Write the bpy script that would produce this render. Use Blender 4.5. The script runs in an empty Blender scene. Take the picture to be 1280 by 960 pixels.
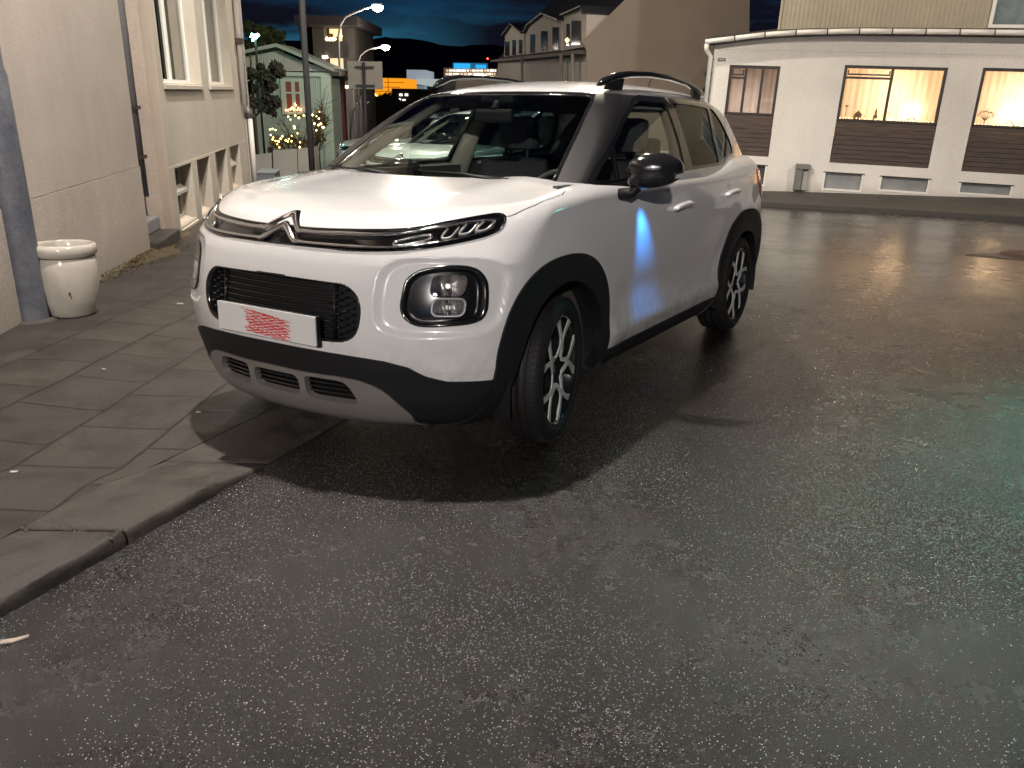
import bpy, bmesh, math, random
import numpy as np
from mathutils import Vector, Matrix, Euler
rad = math.radians
random.seed(7); RNG = np.random.RandomState(11)
scene = bpy.context.scene
COL = scene.collection

# ------------------------------------------------------------------ camera
CAM_H = 1.330
cam_d = bpy.data.cameras.new('camera'); cam = bpy.data.objects.new('camera', cam_d); COL.objects.link(cam)
cam_d.sensor_fit = 'HORIZONTAL'; cam_d.sensor_width = 36.0; cam_d.lens = 36.0*1030/1280
cam_d.clip_start = .05; cam_d.clip_end = 9000
PITCH, ROLL = rad(17.23), rad(-1.01)
_f = Vector((0, math.cos(PITCH), -math.sin(PITCH))); _r = Vector((1, 0, 0)); _d = Vector((0, -math.sin(PITCH), -math.cos(PITCH)))
_r2 = _r*math.cos(ROLL) + _d*math.sin(ROLL); _d2 = _d*math.cos(ROLL) - _r*math.sin(ROLL)
cam.matrix_world = Matrix(((_r2.x, -_d2.x, -_f.x, 0), (_r2.y, -_d2.y, -_f.y, 0), (_r2.z, -_d2.z, -_f.z, CAM_H), (0, 0, 0, 1)))
scene.camera = cam

# ------------------------------------------------------------------ night sky
world = bpy.data.worlds.new('World'); scene.world = world; world.use_nodes = True
wn = world.node_tree; wn.nodes.clear()
def wnode(t, **k):
    n = wn.nodes.new(t)
    for a, b in k.items(): setattr(n, a, b)
    return n
w_out = wnode('ShaderNodeOutputWorld'); w_bg = wnode('ShaderNodeBackground')
w_tc = wnode('ShaderNodeTexCoord'); w_sep = wnode('ShaderNodeSeparateXYZ')
w_ramp = wnode('ShaderNodeValToRGB'); w_ramp.color_ramp.elements[0].position = 0.0
cr = w_ramp.color_ramp
cr.elements[0].color = (.006, .020, .036, 1); cr.elements[1].position = 1.0; cr.elements[1].color = (.003, .004, .012, 1)
for p, c in ((.05, (.017, .085, .13, 1)), (.085, (.017, .100, .165, 1)), (.125, (.006, .034, .075, 1)), (.17, (.003, .006, .018, 1))):
    e = cr.elements.new(p); e.color = c
w_map = wnode('ShaderNodeMapping'); w_map.inputs['Scale'].default_value = (2.6, 2.6, 13.0); w_map.inputs['Location'].default_value = (.35, .0, .2)
w_noise = wnode('ShaderNodeTexNoise'); w_noise.inputs['Scale'].default_value = 1.7; w_noise.inputs['Detail'].default_value = 7; w_noise.inputs['Roughness'].default_value = .58
w_cr = wnode('ShaderNodeValToRGB'); w_cr.color_ramp.elements[0].position = .40; w_cr.color_ramp.elements[1].position = .62
w_mix = wnode('ShaderNodeMixRGB'); w_mix.inputs[2].default_value = (.0042, .0045, .0095, 1)
L = wn.links.new
L(w_tc.outputs['Generated'], w_sep.inputs[0]); L(w_sep.outputs['Z'], w_ramp.inputs[0])
L(w_tc.outputs['Generated'], w_map.inputs[0]); L(w_map.outputs[0], w_noise.inputs['Vector']); L(w_noise.outputs['Fac'], w_cr.inputs[0])
w_sx = wnode('ShaderNodeMath', operation='ABSOLUTE'); w_s0 = wnode('ShaderNodeMath', operation='ADD'); w_s0.inputs[1].default_value = .13
w_s2 = wnode('ShaderNodeMapRange'); w_s2.inputs[1].default_value = .03; w_s2.inputs[2].default_value = .15; w_s2.inputs[3].default_value = -.55; w_s2.inputs[4].default_value = .42
w_add = wnode('ShaderNodeMath', operation='ADD', use_clamp=True); wn.links.new(w_sep.outputs['X'], w_s0.inputs[0]); wn.links.new(w_s0.outputs[0], w_sx.inputs[0]); wn.links.new(w_sx.outputs[0], w_s2.inputs[0])
wn.links.new(w_s2.outputs[0], w_add.inputs[0]); wn.links.new(w_cr.outputs[0], w_add.inputs[1]); L(w_add.outputs[0], w_mix.inputs[0]); L(w_ramp.outputs[0], w_mix.inputs[1]); L(w_mix.outputs[0], w_bg.inputs[0]); L(w_bg.outputs[0], w_out.inputs[0])
w_bg.inputs[1].default_value = 1.0

scene.view_settings.view_transform = 'Standard'; scene.view_settings.look = 'None'
scene.view_settings.exposure = 0.20; scene.view_settings.gamma = 1.0
scene.cycles.use_denoising = True; scene.cycles.max_bounces = 8; scene.cycles.transparent_max_bounces = 16; scene.cycles.sample_clamp_indirect = 6.0
scene.cycles.caustics_reflective = False; scene.cycles.caustics_refractive = False

# ------------------------------------------------------------------ street lighting (lamps of the street; the nearest heads are above and behind the frame)
def lamp_light(name, kind, loc, energy, color, size=.2, aim=None, spot=None, blend=.5, size_y=None):
    d = bpy.data.lights.new(name, kind); d.energy = energy; d.color = color
    if kind == 'AREA':
        d.size = size
        d.spread = rad(60)
        if size_y: d.shape = 'RECTANGLE'; d.size_y = size_y
    elif kind != 'SUN': d.shadow_soft_size = size
    if spot: d.spot_size = rad(spot); d.spot_blend = blend
    o = bpy.data.objects.new(name, d); COL.objects.link(o); o.location = loc
    if aim: o.rotation_euler = (Vector(aim) - Vector(loc)).to_track_quat('-Z', 'Y').to_euler()
    return o
# KEY: head of the lamp post that stands beside the planter
lamp_light('street_and_fill_light', 'SPOT', (-1.15, 4.55, 6.75), 1950, (1.0, .90, .81), .10, aim=(-.4, 4.4, 0), spot=150, blend=.35)
# lamp head on the side the picture is taken from
lamp_light('street_and_fill_light', 'SPOT', (-.8, -11.0, 5.3), 3900, (1.0, .92, .87), .12, aim=(-.3, 6.0, .6), spot=100, blend=.5)
# lamp of the cross street on the right
lamp_light('street_and_fill_light', 'SPOT', (9.5, 7.5, 7.0), 2000, (1.0, .87, .74), .12, aim=(8.2, 15.5, 1.0), spot=112, blend=.5)

# ------------------------------------------------------------------ materials
MATS = {}
def mat(name, base=(.5, .5, .5), rough=.5, metal=0., spec=.5, coat=0., coat_r=.05, emit=None, emit_s=0., bump=None, vary=None, alpha=None, trans=0., ior=1.45, sheen=0.):
    """bump = (scale, strength, distance[, detail]); vary = (scale, other_colour, amount)"""
    if name in MATS: return MATS[name]
    m = bpy.data.materials.new(name); m.use_nodes = True; MATS[name] = m
    nt = m.node_tree; p = nt.nodes['Principled BSDF']
    p.inputs['Base Color'].default_value = (*base, 1); p.inputs['Roughness'].default_value = rough
    p.inputs['Metallic'].default_value = metal; p.inputs['Specular IOR Level'].default_value = spec
    p.inputs['Coat Weight'].default_value = coat; p.inputs['Coat Roughness'].default_value = coat_r
    p.inputs['Transmission Weight'].default_value = trans; p.inputs['IOR'].default_value = ior
    if emit: p.inputs['Emission Color'].default_value = (*emit, 1); p.inputs['Emission Strength'].default_value = emit_s
    if bump or vary:
        tc = nt.nodes.new('ShaderNodeTexCoord')
    if bump:
        n = nt.nodes.new('ShaderNodeTexNoise'); n.inputs['Scale'].default_value = bump[0]; n.inputs['Detail'].default_value = bump[3] if len(bump) > 3 else 4
        b = nt.nodes.new('ShaderNodeBump'); b.inputs['Strength'].default_value = bump[1]; b.inputs['Distance'].default_value = bump[2]
        nt.links.new(tc.outputs['Object'], n.inputs['Vector']); nt.links.new(n.outputs['Fac'], b.inputs['Height']); nt.links.new(b.outputs['Normal'], p.inputs['Normal'])
    if vary:
        n2 = nt.nodes.new('ShaderNodeTexNoise'); n2.inputs['Scale'].default_value = vary[0]; n2.inputs['Detail'].default_value = 8; n2.inputs['Roughness'].default_value = .65
        r = nt.nodes.new('ShaderNodeValToRGB'); r.color_ramp.elements[0].position = .35; r.color_ramp.elements[1].position = .70
        r.color_ramp.elements[0].color = (*base, 1)
        a = vary[2]; r.color_ramp.elements[1].color = (*[base[i]*(1-a) + vary[1][i]*a for i in range(3)], 1)
        nt.links.new(tc.outputs['Object'], n2.inputs['Vector']); nt.links.new(n2.outputs['Fac'], r.inputs[0]); nt.links.new(r.outputs[0], p.inputs['Base Color'])
    return m

def glass_mat(name, tint=(.85, .92, .88), rough=.0, reflect=1.0, drops=False):
    """thin sheet glass: transparent with fresnel reflection"""
    if name in MATS: return MATS[name]
    m = bpy.data.materials.new(name); m.use_nodes = True; MATS[name] = m
    nt = m.node_tree; nt.nodes.clear(); N = nt.nodes.new
    o = N('ShaderNodeOutputMaterial'); t = N('ShaderNodeBsdfTransparent'); g = N('ShaderNodeBsdfGlossy'); mx = N('ShaderNodeMixShader'); geo = N('ShaderNodeNewGeometry'); dt = N('ShaderNodeVectorMath'); dt.operation = 'DOT_PRODUCT'; ab = N('ShaderNodeMath'); ab.operation = 'ABSOLUTE'
    nt.links.new(geo.outputs['Normal'], dt.inputs[0]); nt.links.new(geo.outputs['Incoming'], dt.inputs[1]); nt.links.new(dt.outputs['Value'], ab.inputs[0])
    om = N('ShaderNodeMath'); om.operation = 'SUBTRACT'; om.inputs[0].default_value = 1; nt.links.new(ab.outputs[0], om.inputs[1]); pw = N('ShaderNodeMath'); pw.operation = 'POWER'; pw.inputs[1].default_value = 5; pw.use_clamp = True; nt.links.new(om.outputs[0], pw.inputs[0])
    fr = N('ShaderNodeMath'); fr.operation = 'MULTIPLY_ADD'; fr.inputs[1].default_value = .92; fr.inputs[2].default_value = .075; nt.links.new(pw.outputs[0], fr.inputs[0])
    t.inputs[0].default_value = (*tint, 1); g.inputs['Roughness'].default_value = rough
    mu = N('ShaderNodeMath'); mu.operation = 'MULTIPLY'; mu.inputs[1].default_value = 1.15*reflect; mu.use_clamp = True
    nt.links.new(fr.outputs[0], mu.inputs[0]); nt.links.new(mu.outputs[0], mx.inputs[0]); nt.links.new(t.outputs[0], mx.inputs[1]); nt.links.new(g.outputs[0], mx.inputs[2])
    if drops:
        tc = N('ShaderNodeTexCoord'); v = N('ShaderNodeTexVoronoi'); v.inputs['Scale'].default_value = 95; v.inputs['Randomness'].default_value = 1
        r = N('ShaderNodeValToRGB'); r.color_ramp.elements[0].position = .0; r.color_ramp.elements[0].color = (1, 1, 1, 1); r.color_ramp.elements[1].position = .22; r.color_ramp.elements[1].color = (0, 0, 0, 1)
        b = N('ShaderNodeBump'); b.inputs['Strength'].default_value = .6; b.inputs['Distance'].default_value = .001
        nt.links.new(tc.outputs['Object'], v.inputs['Vector']); nt.links.new(v.outputs['Distance'], r.inputs[0]); nt.links.new(r.outputs[0], b.inputs['Height']); nt.links.new(b.outputs[0], g.inputs['Normal'])
    nt.links.new(mx.outputs[0], o.inputs[0])
    return m

# ------------------------------------------------------------------ object helpers
def tag(o, label=None, cat=None, group=None, kind=None):
    if label: o['label'] = label
    if cat: o['category'] = cat
    if group: o['group'] = group
    if kind: o['kind'] = kind
    return o
def empty(name, loc=(0, 0, 0), rz=0., label=None, cat=None, group=None, mw=None):
    o = bpy.data.objects.new(name, None); COL.objects.link(o); o.empty_display_size = .2
    if mw is not None: o.matrix_world = mw
    else: o.location = loc; o.rotation_euler = (0, 0, rz)
    return tag(o, label, cat, group)
def link_mesh(name, me, parent=None, loc=None):
    o = bpy.data.objects.new(name, me); COL.objects.link(o)
    if parent: o.parent = parent
    if loc: o.location = loc
    return o
class MB:
    def __init__(s): s.v = []; s.f = []; s.m = []; s.sm = []; s.cur = 0
    def add(s, vs, fs, smooth=False):
        b = len(s.v); s.v += [tuple(v) for v in vs]; s.f += [tuple(b+i for i in f) for f in fs]; s.m += [s.cur]*len(fs); s.sm += [smooth]*len(fs); return s
    def box(s, x0, x1, y0, y1, z0, z1, bev=0.):
        if bev > 0:
            b = min(bev, (x1-x0)*.45, (y1-y0)*.45, (z1-z0)*.45)
            bm = bmesh.new(); bmesh.ops.create_cube(bm, size=1.0)
            for v in bm.verts: v.co = Vector(((x0+x1)/2 + v.co.x*(x1-x0), (y0+y1)/2 + v.co.y*(y1-y0), (z0+z1)/2 + v.co.z*(z1-z0)))
            bmesh.ops.bevel(bm, geom=bm.edges[:], offset=b, segments=2, affect='EDGES', profile=.6)
            bm.verts.ensure_lookup_table()
            s.add([v.co[:] for v in bm.verts], [[v.index for v in f.verts] for f in bm.faces]); bm.free(); return s
        v = [(x0, y0, z0), (x1, y0, z0), (x1, y1, z0), (x0, y1, z0), (x0, y0, z1), (x1, y0, z1), (x1, y1, z1), (x0, y1, z1)]
        return s.add(v, [(0, 3, 2, 1), (4, 5, 6, 7), (0, 1, 5, 4), (1, 2, 6, 5), (2, 3, 7, 6), (3, 0, 4, 7)])
    def tube(s, pts, r, n=10, cap=True, flat=None):
        pts = [Vector(p) for p in pts]; rr = r if isinstance(r, (list, tuple)) else [r]*len(pts); vs = []; fs = []
        up = Vector((0, 0, 1)); prev = None
        for i, p in enumerate(pts):
            t = (pts[min(i+1, len(pts)-1)] - pts[max(i-1, 0)]).normalized()
            a = t.cross(up)
            if a.length < .05: a = t.cross(Vector((1, 0, 0)))
            a.normalize()
            if prev and a.dot(prev) < 0 and a.length: a = -a
            if prev is not None:
                a2 = (prev - t*prev.dot(t))
                if a2.length > .01: a = a2.normalized()
            prev = a; b = t.cross(a)
            fx, fy = flat if flat else (1, 1)
            for k in range(n):
                q = 2*math.pi*k/n; vs.append(p + a*math.cos(q)*rr[i]*fx + b*math.sin(q)*rr[i]*fy)
        for i in range(len(pts)-1):
            for k in range(n):
                k2 = (k+1) % n; fs.append((i*n+k, i*n+k2, (i+1)*n+k2, (i+1)*n+k))
        s.add(vs, fs, True)
        if cap:
            b = len(s.v) - len(vs)
            s.f.append(tuple(b+k for k in reversed(range(n)))); s.f.append(tuple(b+(len(pts)-1)*n+k for k in range(n))); s.m += [s.cur]*2; s.sm += [False]*2
        return s
    def lathe(s, prof, n=40, axis='z', c=(0, 0, 0), a0=0., a1=2*math.pi, close=False):
        full = abs(a1-a0-2*math.pi) < 1e-6; vs = []; fs = []; m = len(prof); cnt = n if full else n+1
        for k in range(cnt):
            q = a0 + (a1-a0)*k/n
            for r, h in prof:
                if axis == 'z': vs.append((c[0]+r*math.cos(q), c[1]+r*math.sin(q), c[2]+h))
                else: vs.append((c[0]+r*math.cos(q), c[1]+h, c[2]+r*math.sin(q)))
        for k in range(n):
            k2 = (k+1) % cnt
            for j in range(m-1):
                f = (k*m+j, k2*m+j, k2*m+j+1, k*m+j+1); fs.append(f if axis == 'z' else f[::-1])
        return s.add(vs, fs, True)
    def prism(s, poly, z0, z1, tf=None):
        """poly in (a, b); tf maps (a, b, h) -> xyz"""
        n = len(poly); tf = tf or (lambda a, b, h: (a, b, h))
        vs = [tf(a, b, z0) for a, b in poly] + [tf(a, b, z1) for a, b in poly]
        return s.add(vs, [tuple(reversed(range(n))), tuple(range(n, 2*n))] + [(i, (i+1) % n, (i+1) % n + n, i+n) for i in range(n)])
    def quad(s, a, b, c, d): return s.add([a, b, c, d], [(0, 1, 2, 3)])
    def build(s, name, m, parent=None, smooth_angle=None, loc=None):
        me = bpy.data.meshes.new(name); me.from_pydata(s.v, [], s.f)
        for k in (m if isinstance(m, (list, tuple)) else [m]): me.materials.append(k)
        me.polygons.foreach_set('material_index', s.m); me.polygons.foreach_set('use_smooth', s.sm)
        bm = bmesh.new(); bm.from_mesh(me); bmesh.ops.recalc_face_normals(bm, faces=bm.faces[:]); bm.to_mesh(me); bm.free()
        if smooth_angle:
            me.polygons.foreach_set('use_smooth', [True]*len(me.polygons)); me.set_sharp_from_angle(angle=rad(smooth_angle))
        return link_mesh(name, me, parent, loc)
def rrect(x0, x1, y0, y1, r, n=5):
    P = []
    for cx, cy, a in ((x1-r, y1-r, 0), (x0+r, y1-r, 90), (x0+r, y0+r, 180), (x1-r, y0+r, 270)):
        for k in range(n+1): q = rad(a + 90*k/n); P.append((cx + r*math.cos(q), cy + r*math.sin(q)))
    return P

# ================================================================== THE CAR
# ---- car body as smooth implicit shapes, car frame: x forward, y left, z up, origin on the ground under the front axle
def spl(xs, ys):
    xs = np.asarray(xs, float); ys = np.asarray(ys, float)
    m = np.gradient(ys, xs); t = np.linspace(0, 1, 17)[:-1]
    X = []; Y = []
    for i in range(len(xs) - 1):
        h = xs[i+1] - xs[i]
        d = (ys[i+1] - ys[i]) / h
        a, b = m[i], m[i+1]
        if d == 0: a = b = 0
        X.append(xs[i] + t*h)
        Y.append((2*t**3-3*t**2+1)*ys[i] + (t**3-2*t**2+t)*h*a + (-2*t**3+3*t**2)*ys[i+1] + (t**3-t**2)*h*b)
    X = np.concatenate(X + [xs[-1:]]); Y = np.concatenate(Y + [ys[-1:]])
    return lambda v: np.interp(v, X, Y)
def smax(a, b, k): 
    h = np.clip(k - np.abs(a-b), 0, None) / k
    return np.maximum(a, b) + h*h*k*.25
def smin(a, b, k): return -smax(-a, -b, k)
side_w = spl([.10, .18, .26, .33, .38, .46, .60, .78, .90, 1.00, 1.06, 1.10, 1.16, 1.3],
             [.66, .76, .825, .858, .868, .872, .876, .880, .876, .862, .845, .825, .78, .62])
nose_c = spl([.10, .18, .22, .30, .40, .48, .60, .72, .80, .86, .92, .96, 1.00, 1.05, 1.15],
             [.66, .73, .77, .812, .832, .845, .848, .835, .818, .798, .765, .738, .70, .64, .49])
nose_p = spl([0, .2, .4, .55, .65, .75, .83, .9, 1.1], [0, .010, .048, .108, .165, .245, .335, .44, .80])
hood_c = spl([-3.6, -2.9, -2.45, -2.1, -1.2, -.6, -.3, -.1, .1, .32, .49, .62, .74, .89], [1.19, 1.20, 1.20, 1.165, 1.15, 1.145, 1.135, 1.118, 1.098, 1.072, 1.046, 1.014, .975, .91])
rear_c = spl([.1, .3, .5, .8, 1.0, 1.15, 1.3], [-3.15, -3.28, -3.36, -3.33, -3.30, -3.27, -3.2])
def Bf(x, y, z):
    y = np.abs(y)
    w = side_w(z)
    w = w - (.012 + .05*np.clip((.50-z)/.3, 0, 1))*np.clip((x+.3)/.9, 0, 2)**2 - .055*np.clip((-2.3-x)/1.0, 0, 2)**2
    m = np.clip((x+2.25)/.3, 0, 1)*np.clip((-.35-x)/.3, 0, 1)
    w = w + m*(.010*np.exp(-((z-.40)/.05)**2) - .014*np.exp(-((z-.56)/.09)**2))
    for cx in (0., -2.604):
        r = np.hypot((x-cx)/1.05, z-.323)
        w = w + .012*np.exp(-((r-.50)/.10)**2)*np.clip((z-.25)/.1, 0, 1)
    fs = (y - w)*.97
    ff = (x - (nose_c(z) - nose_p(y)*(1 + .22*np.clip((.45-z)/.25, 0, 1) - .12*np.exp(-((z-.66)/.14)**2) + .25*np.clip((z-.84)/.15, 0, 1.3))))*.93
    fr = (rear_c(z) + .25*np.clip(y/.85, 0, 1.2)**3*.8 - x)
    hz = hood_c(x) - .034*(y/.8)**2 + .010*np.exp(-((y-.52)/.10)**2)*np.clip((.55-x)/.3,0,1)
    ft = (z - hz)*.97
    f = smax(fs, ff, .09)
    f = smax(f, fr, .15)
    f = smax(f, ft, .055)
    q = (np.abs(y-.665)/.185)**4 + (np.abs(z-.728)/.135)**4
    qq = np.clip((1.35-q)/.75, 0, 1); f = f + .020*qq*qq*(3-2*qq)*np.clip((x-.3)/.1, 0, 1)
    f = smax(f, .20 - z, .05)
    return f
gw = spl([.9, 1.05, 1.10, 1.2, 1.3, 1.4, 1.5, 1.6], [.86, .842, .828, .786, .738, .686, .630, .57])
roof_c = spl([-3.4, -3.1, -2.8, -2.4, -2.0, -1.6, -1.3, -1.1, -.95, -.8, -.6], [1.40, 1.50, 1.555, 1.59, 1.602, 1.602, 1.590, 1.570, 1.545, 1.51, 1.45])
def Gf(x, y, z):
    y = np.abs(y)
    w = gw(z) - .10*np.clip((-1.7-x)/1.2, 0, 2)**2 - .03*np.clip((x+.9)/.6, 0, 2)**2
    fs = (y - w)*.9
    # windscreen
    ff = (x - (-.055 - (z-1.10)*1.86 - .20*(y/.7)**2 + .10*(z-1.1)*(1.55-z)*4)) * .47
    fr = (-3.30 + (z-1.1)*.62 + .10*(y/.6)**2 - x)*.85
    ft = z - (roof_c(x) - .050*(y/.6)**2)
    f = smax(fs, ft, .10)
    f = smax(f, ff, .035)
    f = smax(f, fr, .10)
    f = smax(f, .93 - z, .02)
    return f

def FG(x, y, z): return Bf(x, y, z)
def grad(f, P, e=.003):
    g = np.empty_like(P)
    for i in range(3):
        d = np.zeros(3); d[i] = e
        a, b = P+d, P-d
        g[:, i] = f(a[:, 0], a[:, 1], a[:, 2]) - f(b[:, 0], b[:, 1], b[:, 2])
    n = np.linalg.norm(g, axis=1, keepdims=True); n[n == 0] = 1
    return g/n
def ray_surface(f, O, D, tmax=2.4):
    lo = np.zeros(len(O)); hi = np.full(len(O), tmax)
    for _ in range(26):
        m = (lo+hi)/2; P = O + D*m[:, None]; v = f(P[:, 0], P[:, 1], P[:, 2]) < 0
        lo = np.where(v, m, lo); hi = np.where(v, hi, m)
    return O + D*((lo+hi)/2)[:, None]
def half_shell(f, x_rear, x_front, z0, step, fan, phis):
    foot = []; pl = []
    for a in np.linspace(-90, 0, fan, endpoint=False): foot.append(x_rear); pl.append((math.sin(rad(a)), math.cos(rad(a))))
    for x in np.linspace(x_rear, x_front, int((x_front-x_rear)/step)): foot.append(x); pl.append((0., 1.))
    for a in np.linspace(0, 90, fan+1)[1:]: foot.append(x_front); pl.append((math.sin(rad(a)), math.cos(rad(a))))
    A, B = len(foot), len(phis); foot = np.array(foot); pl = np.array(pl); ph = np.radians(phis)
    O = np.zeros((A, B, 3)); D = np.zeros((A, B, 3)); O[..., 0] = foot[:, None]; O[..., 2] = z0
    D[..., 0] = pl[:, 0, None]*np.cos(ph); D[..., 1] = pl[:, 1, None]*np.cos(ph); D[..., 2] = np.sin(ph)
    P = ray_surface(f, O.reshape(-1, 3), D.reshape(-1, 3)); P[P[:, 1] < 1e-5, 1] = 0
    i, j = np.meshgrid(np.arange(A-1), np.arange(B-1), indexing='ij'); a = (i*B+j).ravel(); b = a+B
    T = np.concatenate([np.stack([a, b+1, b], 1), np.stack([a, a+1, b+1], 1)])
    return P, T
def psdf(px, py, poly):
    poly = np.asarray(poly, float); d = np.full(px.shape, 1e9); ins = np.zeros(px.shape, bool); n = len(poly)
    for i in range(n):
        a, b = poly[i], poly[(i+1) % n]; e = b-a; wx, wy = px-a[0], py-a[1]
        t = np.clip((wx*e[0]+wy*e[1])/max(e@e, 1e-12), 0, 1); d = np.minimum(d, (wx-e[0]*t)**2+(wy-e[1]*t)**2)
        if abs(e[1]) > 1e-12:
            c = ((a[1] > py) != (b[1] > py)) & (px < a[0] + (py-a[1])*e[0]/e[1]); ins ^= c
    d = np.sqrt(d); return np.where(ins, -d, d)
def rounded(poly, n=6, closed=True):
    """Catmull-Rom through the points"""
    P = np.asarray(poly, float); m = len(P); out = []
    for i in range(m if closed else m-1):
        if closed: p0, p1, p2, p3 = P[i-1], P[i], P[(i+1) % m], P[(i+2) % m]
        else: p0, p1, p2, p3 = P[max(i-1, 0)], P[i], P[i+1], P[min(i+2, m-1)]
        for k in range(n):
            t = k/n; out.append(.5*((2*p1) + (-p0+p2)*t + (2*p0-5*p1+4*p2-p3)*t*t + (-p0+3*p1-3*p2+p3)*t**3))
    if not closed: out.append(P[-1])
    return np.array(out)
def clip(V, T, val):
    """keep the region val < 0, cutting triangles along the zero line"""
    s = val < 0; c = s[T].sum(1); keep = T[c == 3]; mixed = T[(c == 1) | (c == 2)]
    nv = list(V); cache = {}; new = []
    def cut(a, b):
        k = (a, b) if a < b else (b, a)
        if k not in cache:
            t = val[k[0]]/(val[k[0]]-val[k[1]]); cache[k] = len(nv); nv.append(V[k[0]] + (V[k[1]]-V[k[0]])*t)
        return cache[k]
    for tri in mixed:
        tri = [int(q) for q in tri]
        if s[tri].sum() == 1:
            while not s[tri[0]]: tri = tri[1:]+tri[:1]
            new.append((tri[0], cut(tri[0], tri[1]), cut(tri[0], tri[2])))
        else:
            while s[tri[0]]: tri = tri[1:]+tri[:1]
            a, b = cut(tri[0], tri[1]), cut(tri[0], tri[2]); new.append((a, tri[1], tri[2])); new.append((a, tri[2], b))
    T2 = np.concatenate([keep, np.array(new, int).reshape(-1, 3)]) if new else keep
    V2 = np.array(nv); used = np.unique(T2); mp = np.full(len(V2), -1); mp[used] = np.arange(len(used))
    return V2[used], mp[T2]
def to_mesh(name, V, T, Nn, m, rim=0., smooth=True):
    vs = list(map(tuple, V)); fs = [tuple(t) for t in T.tolist()]; ns = list(map(tuple, Nn))
    if rim:
        cnt = {}
        for t in fs:
            for a, b in ((t[0], t[1]), (t[1], t[2]), (t[2], t[0])):
                k = (a, b) if a < b else (b, a); cnt[k] = (cnt[k][0]+1, (a, b)) if k in cnt else (1, (a, b))
        be = [e for c, e in cnt.values() if c == 1 and not (abs(V[e[0]][1]) < 2e-4 and abs(V[e[1]][1]) < 2e-4)]
        idx = {}; acc = {}
        for a, b in be:
            for q in (a, b):
                if q not in idx:
                    idx[q] = (len(vs), len(vs)+1); vs += [tuple(V[q]), tuple(V[q]-Nn[q]*rim)]; acc[q] = Vector((0, 0, 0))
            pa, pb = Vector(V[a]), Vector(V[b]); nn = (pb-pa).cross(Vector(Nn[a])); 
            if nn.length: nn.normalize()
            acc[a] += nn; acc[b] += nn
            fs.append((idx[a][0], idx[a][1], idx[b][1], idx[b][0]))
        for q in idx:
            w = acc[q].normalized() if acc[q].length > 1e-6 else Vector(Nn[q]); ns += [tuple(w), tuple(w)]
    me = bpy.data.meshes.new(name); me.from_pydata(vs, [], fs); me.materials.append(m)
    me.polygons.foreach_set('use_smooth', [True]*len(fs)); me.normals_split_custom_set_from_vertices(ns)
    return me
def flip(V, T): W = V.copy(); W[:, 1] *= -1; return W, T[:, ::-1]
def weld(V, T):
    W, U = flip(V, T); A = np.concatenate([V, W]); B = np.concatenate([T, U+len(V)])
    mid = np.abs(A[:, 1]) < 2e-4; A[mid, 1] = 0; key = {}; mp = np.arange(len(A))
    for i in np.where(mid)[0]:
        k = (round(A[i, 0], 4), round(A[i, 2], 4)); mp[i] = key.setdefault(k, i)
    B = mp[B]; ok = (B[:, 0] != B[:, 1]) & (B[:, 1] != B[:, 2]) & (B[:, 0] != B[:, 2]); B = B[ok]
    used = np.unique(B); m2 = np.full(len(A), -1); m2[used] = np.arange(len(used)); return A[used], m2[B]
def skin(name, f, src, conds, m, parent, off=0., rim=0., sides='weld', bumpfn=None):
    """clip the shell by the conditions (keep < 0), offset it along its normals and link it"""
    V, T = src
    for c in conds:
        if len(T) == 0: return []
        V, T = clip(V, T, c(V))
    if len(T) == 0: return []
    out = []
    if sides == 'weld':
        A, B = weld(V, T); N = grad(f, A); A = A + N*off
        out.append(link_mesh(name, to_mesh(name, A, B, N, m, rim), parent))
    else:
        N = grad(f, V); A = V + N*off; l = to_mesh(name, A, T, N, m, rim)
        if sides in ('both', 'left'): out.append(link_mesh(name, l, parent if not isinstance(parent, tuple) else parent[0]))
        if sides in ('both', 'right'):
            W, U = flip(A, T); NW = N.copy(); NW[:, 1] *= -1
            out.append(link_mesh(name, to_mesh(name, W, U, NW, m, rim), parent if not isinstance(parent, tuple) else parent[1]))
    return out
def on_front(yz, off=0., f=None):
    f = f or Bf; P = np.asarray(yz, float).reshape(-1, 2); O = np.zeros((len(P), 3)); O[:, 1:] = P; O[:, 0] = -.2
    D = np.zeros_like(O); D[:, 0] = 1; S = ray_surface(f, O, D, 1.4); return S + grad(f, S)*off
def on_side(xz, off=0., sgn=1, f=None):
    f = f or Bf; P = np.asarray(xz, float).reshape(-1, 2); O = np.zeros((len(P), 3)); O[:, 0] = P[:, 0]; O[:, 2] = P[:, 1]
    D = np.zeros_like(O); D[:, 1] = 1; S = ray_surface(f, O, D, 1.2); S = S + grad(f, S)*off; S[:, 1] *= sgn; return S
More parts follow.
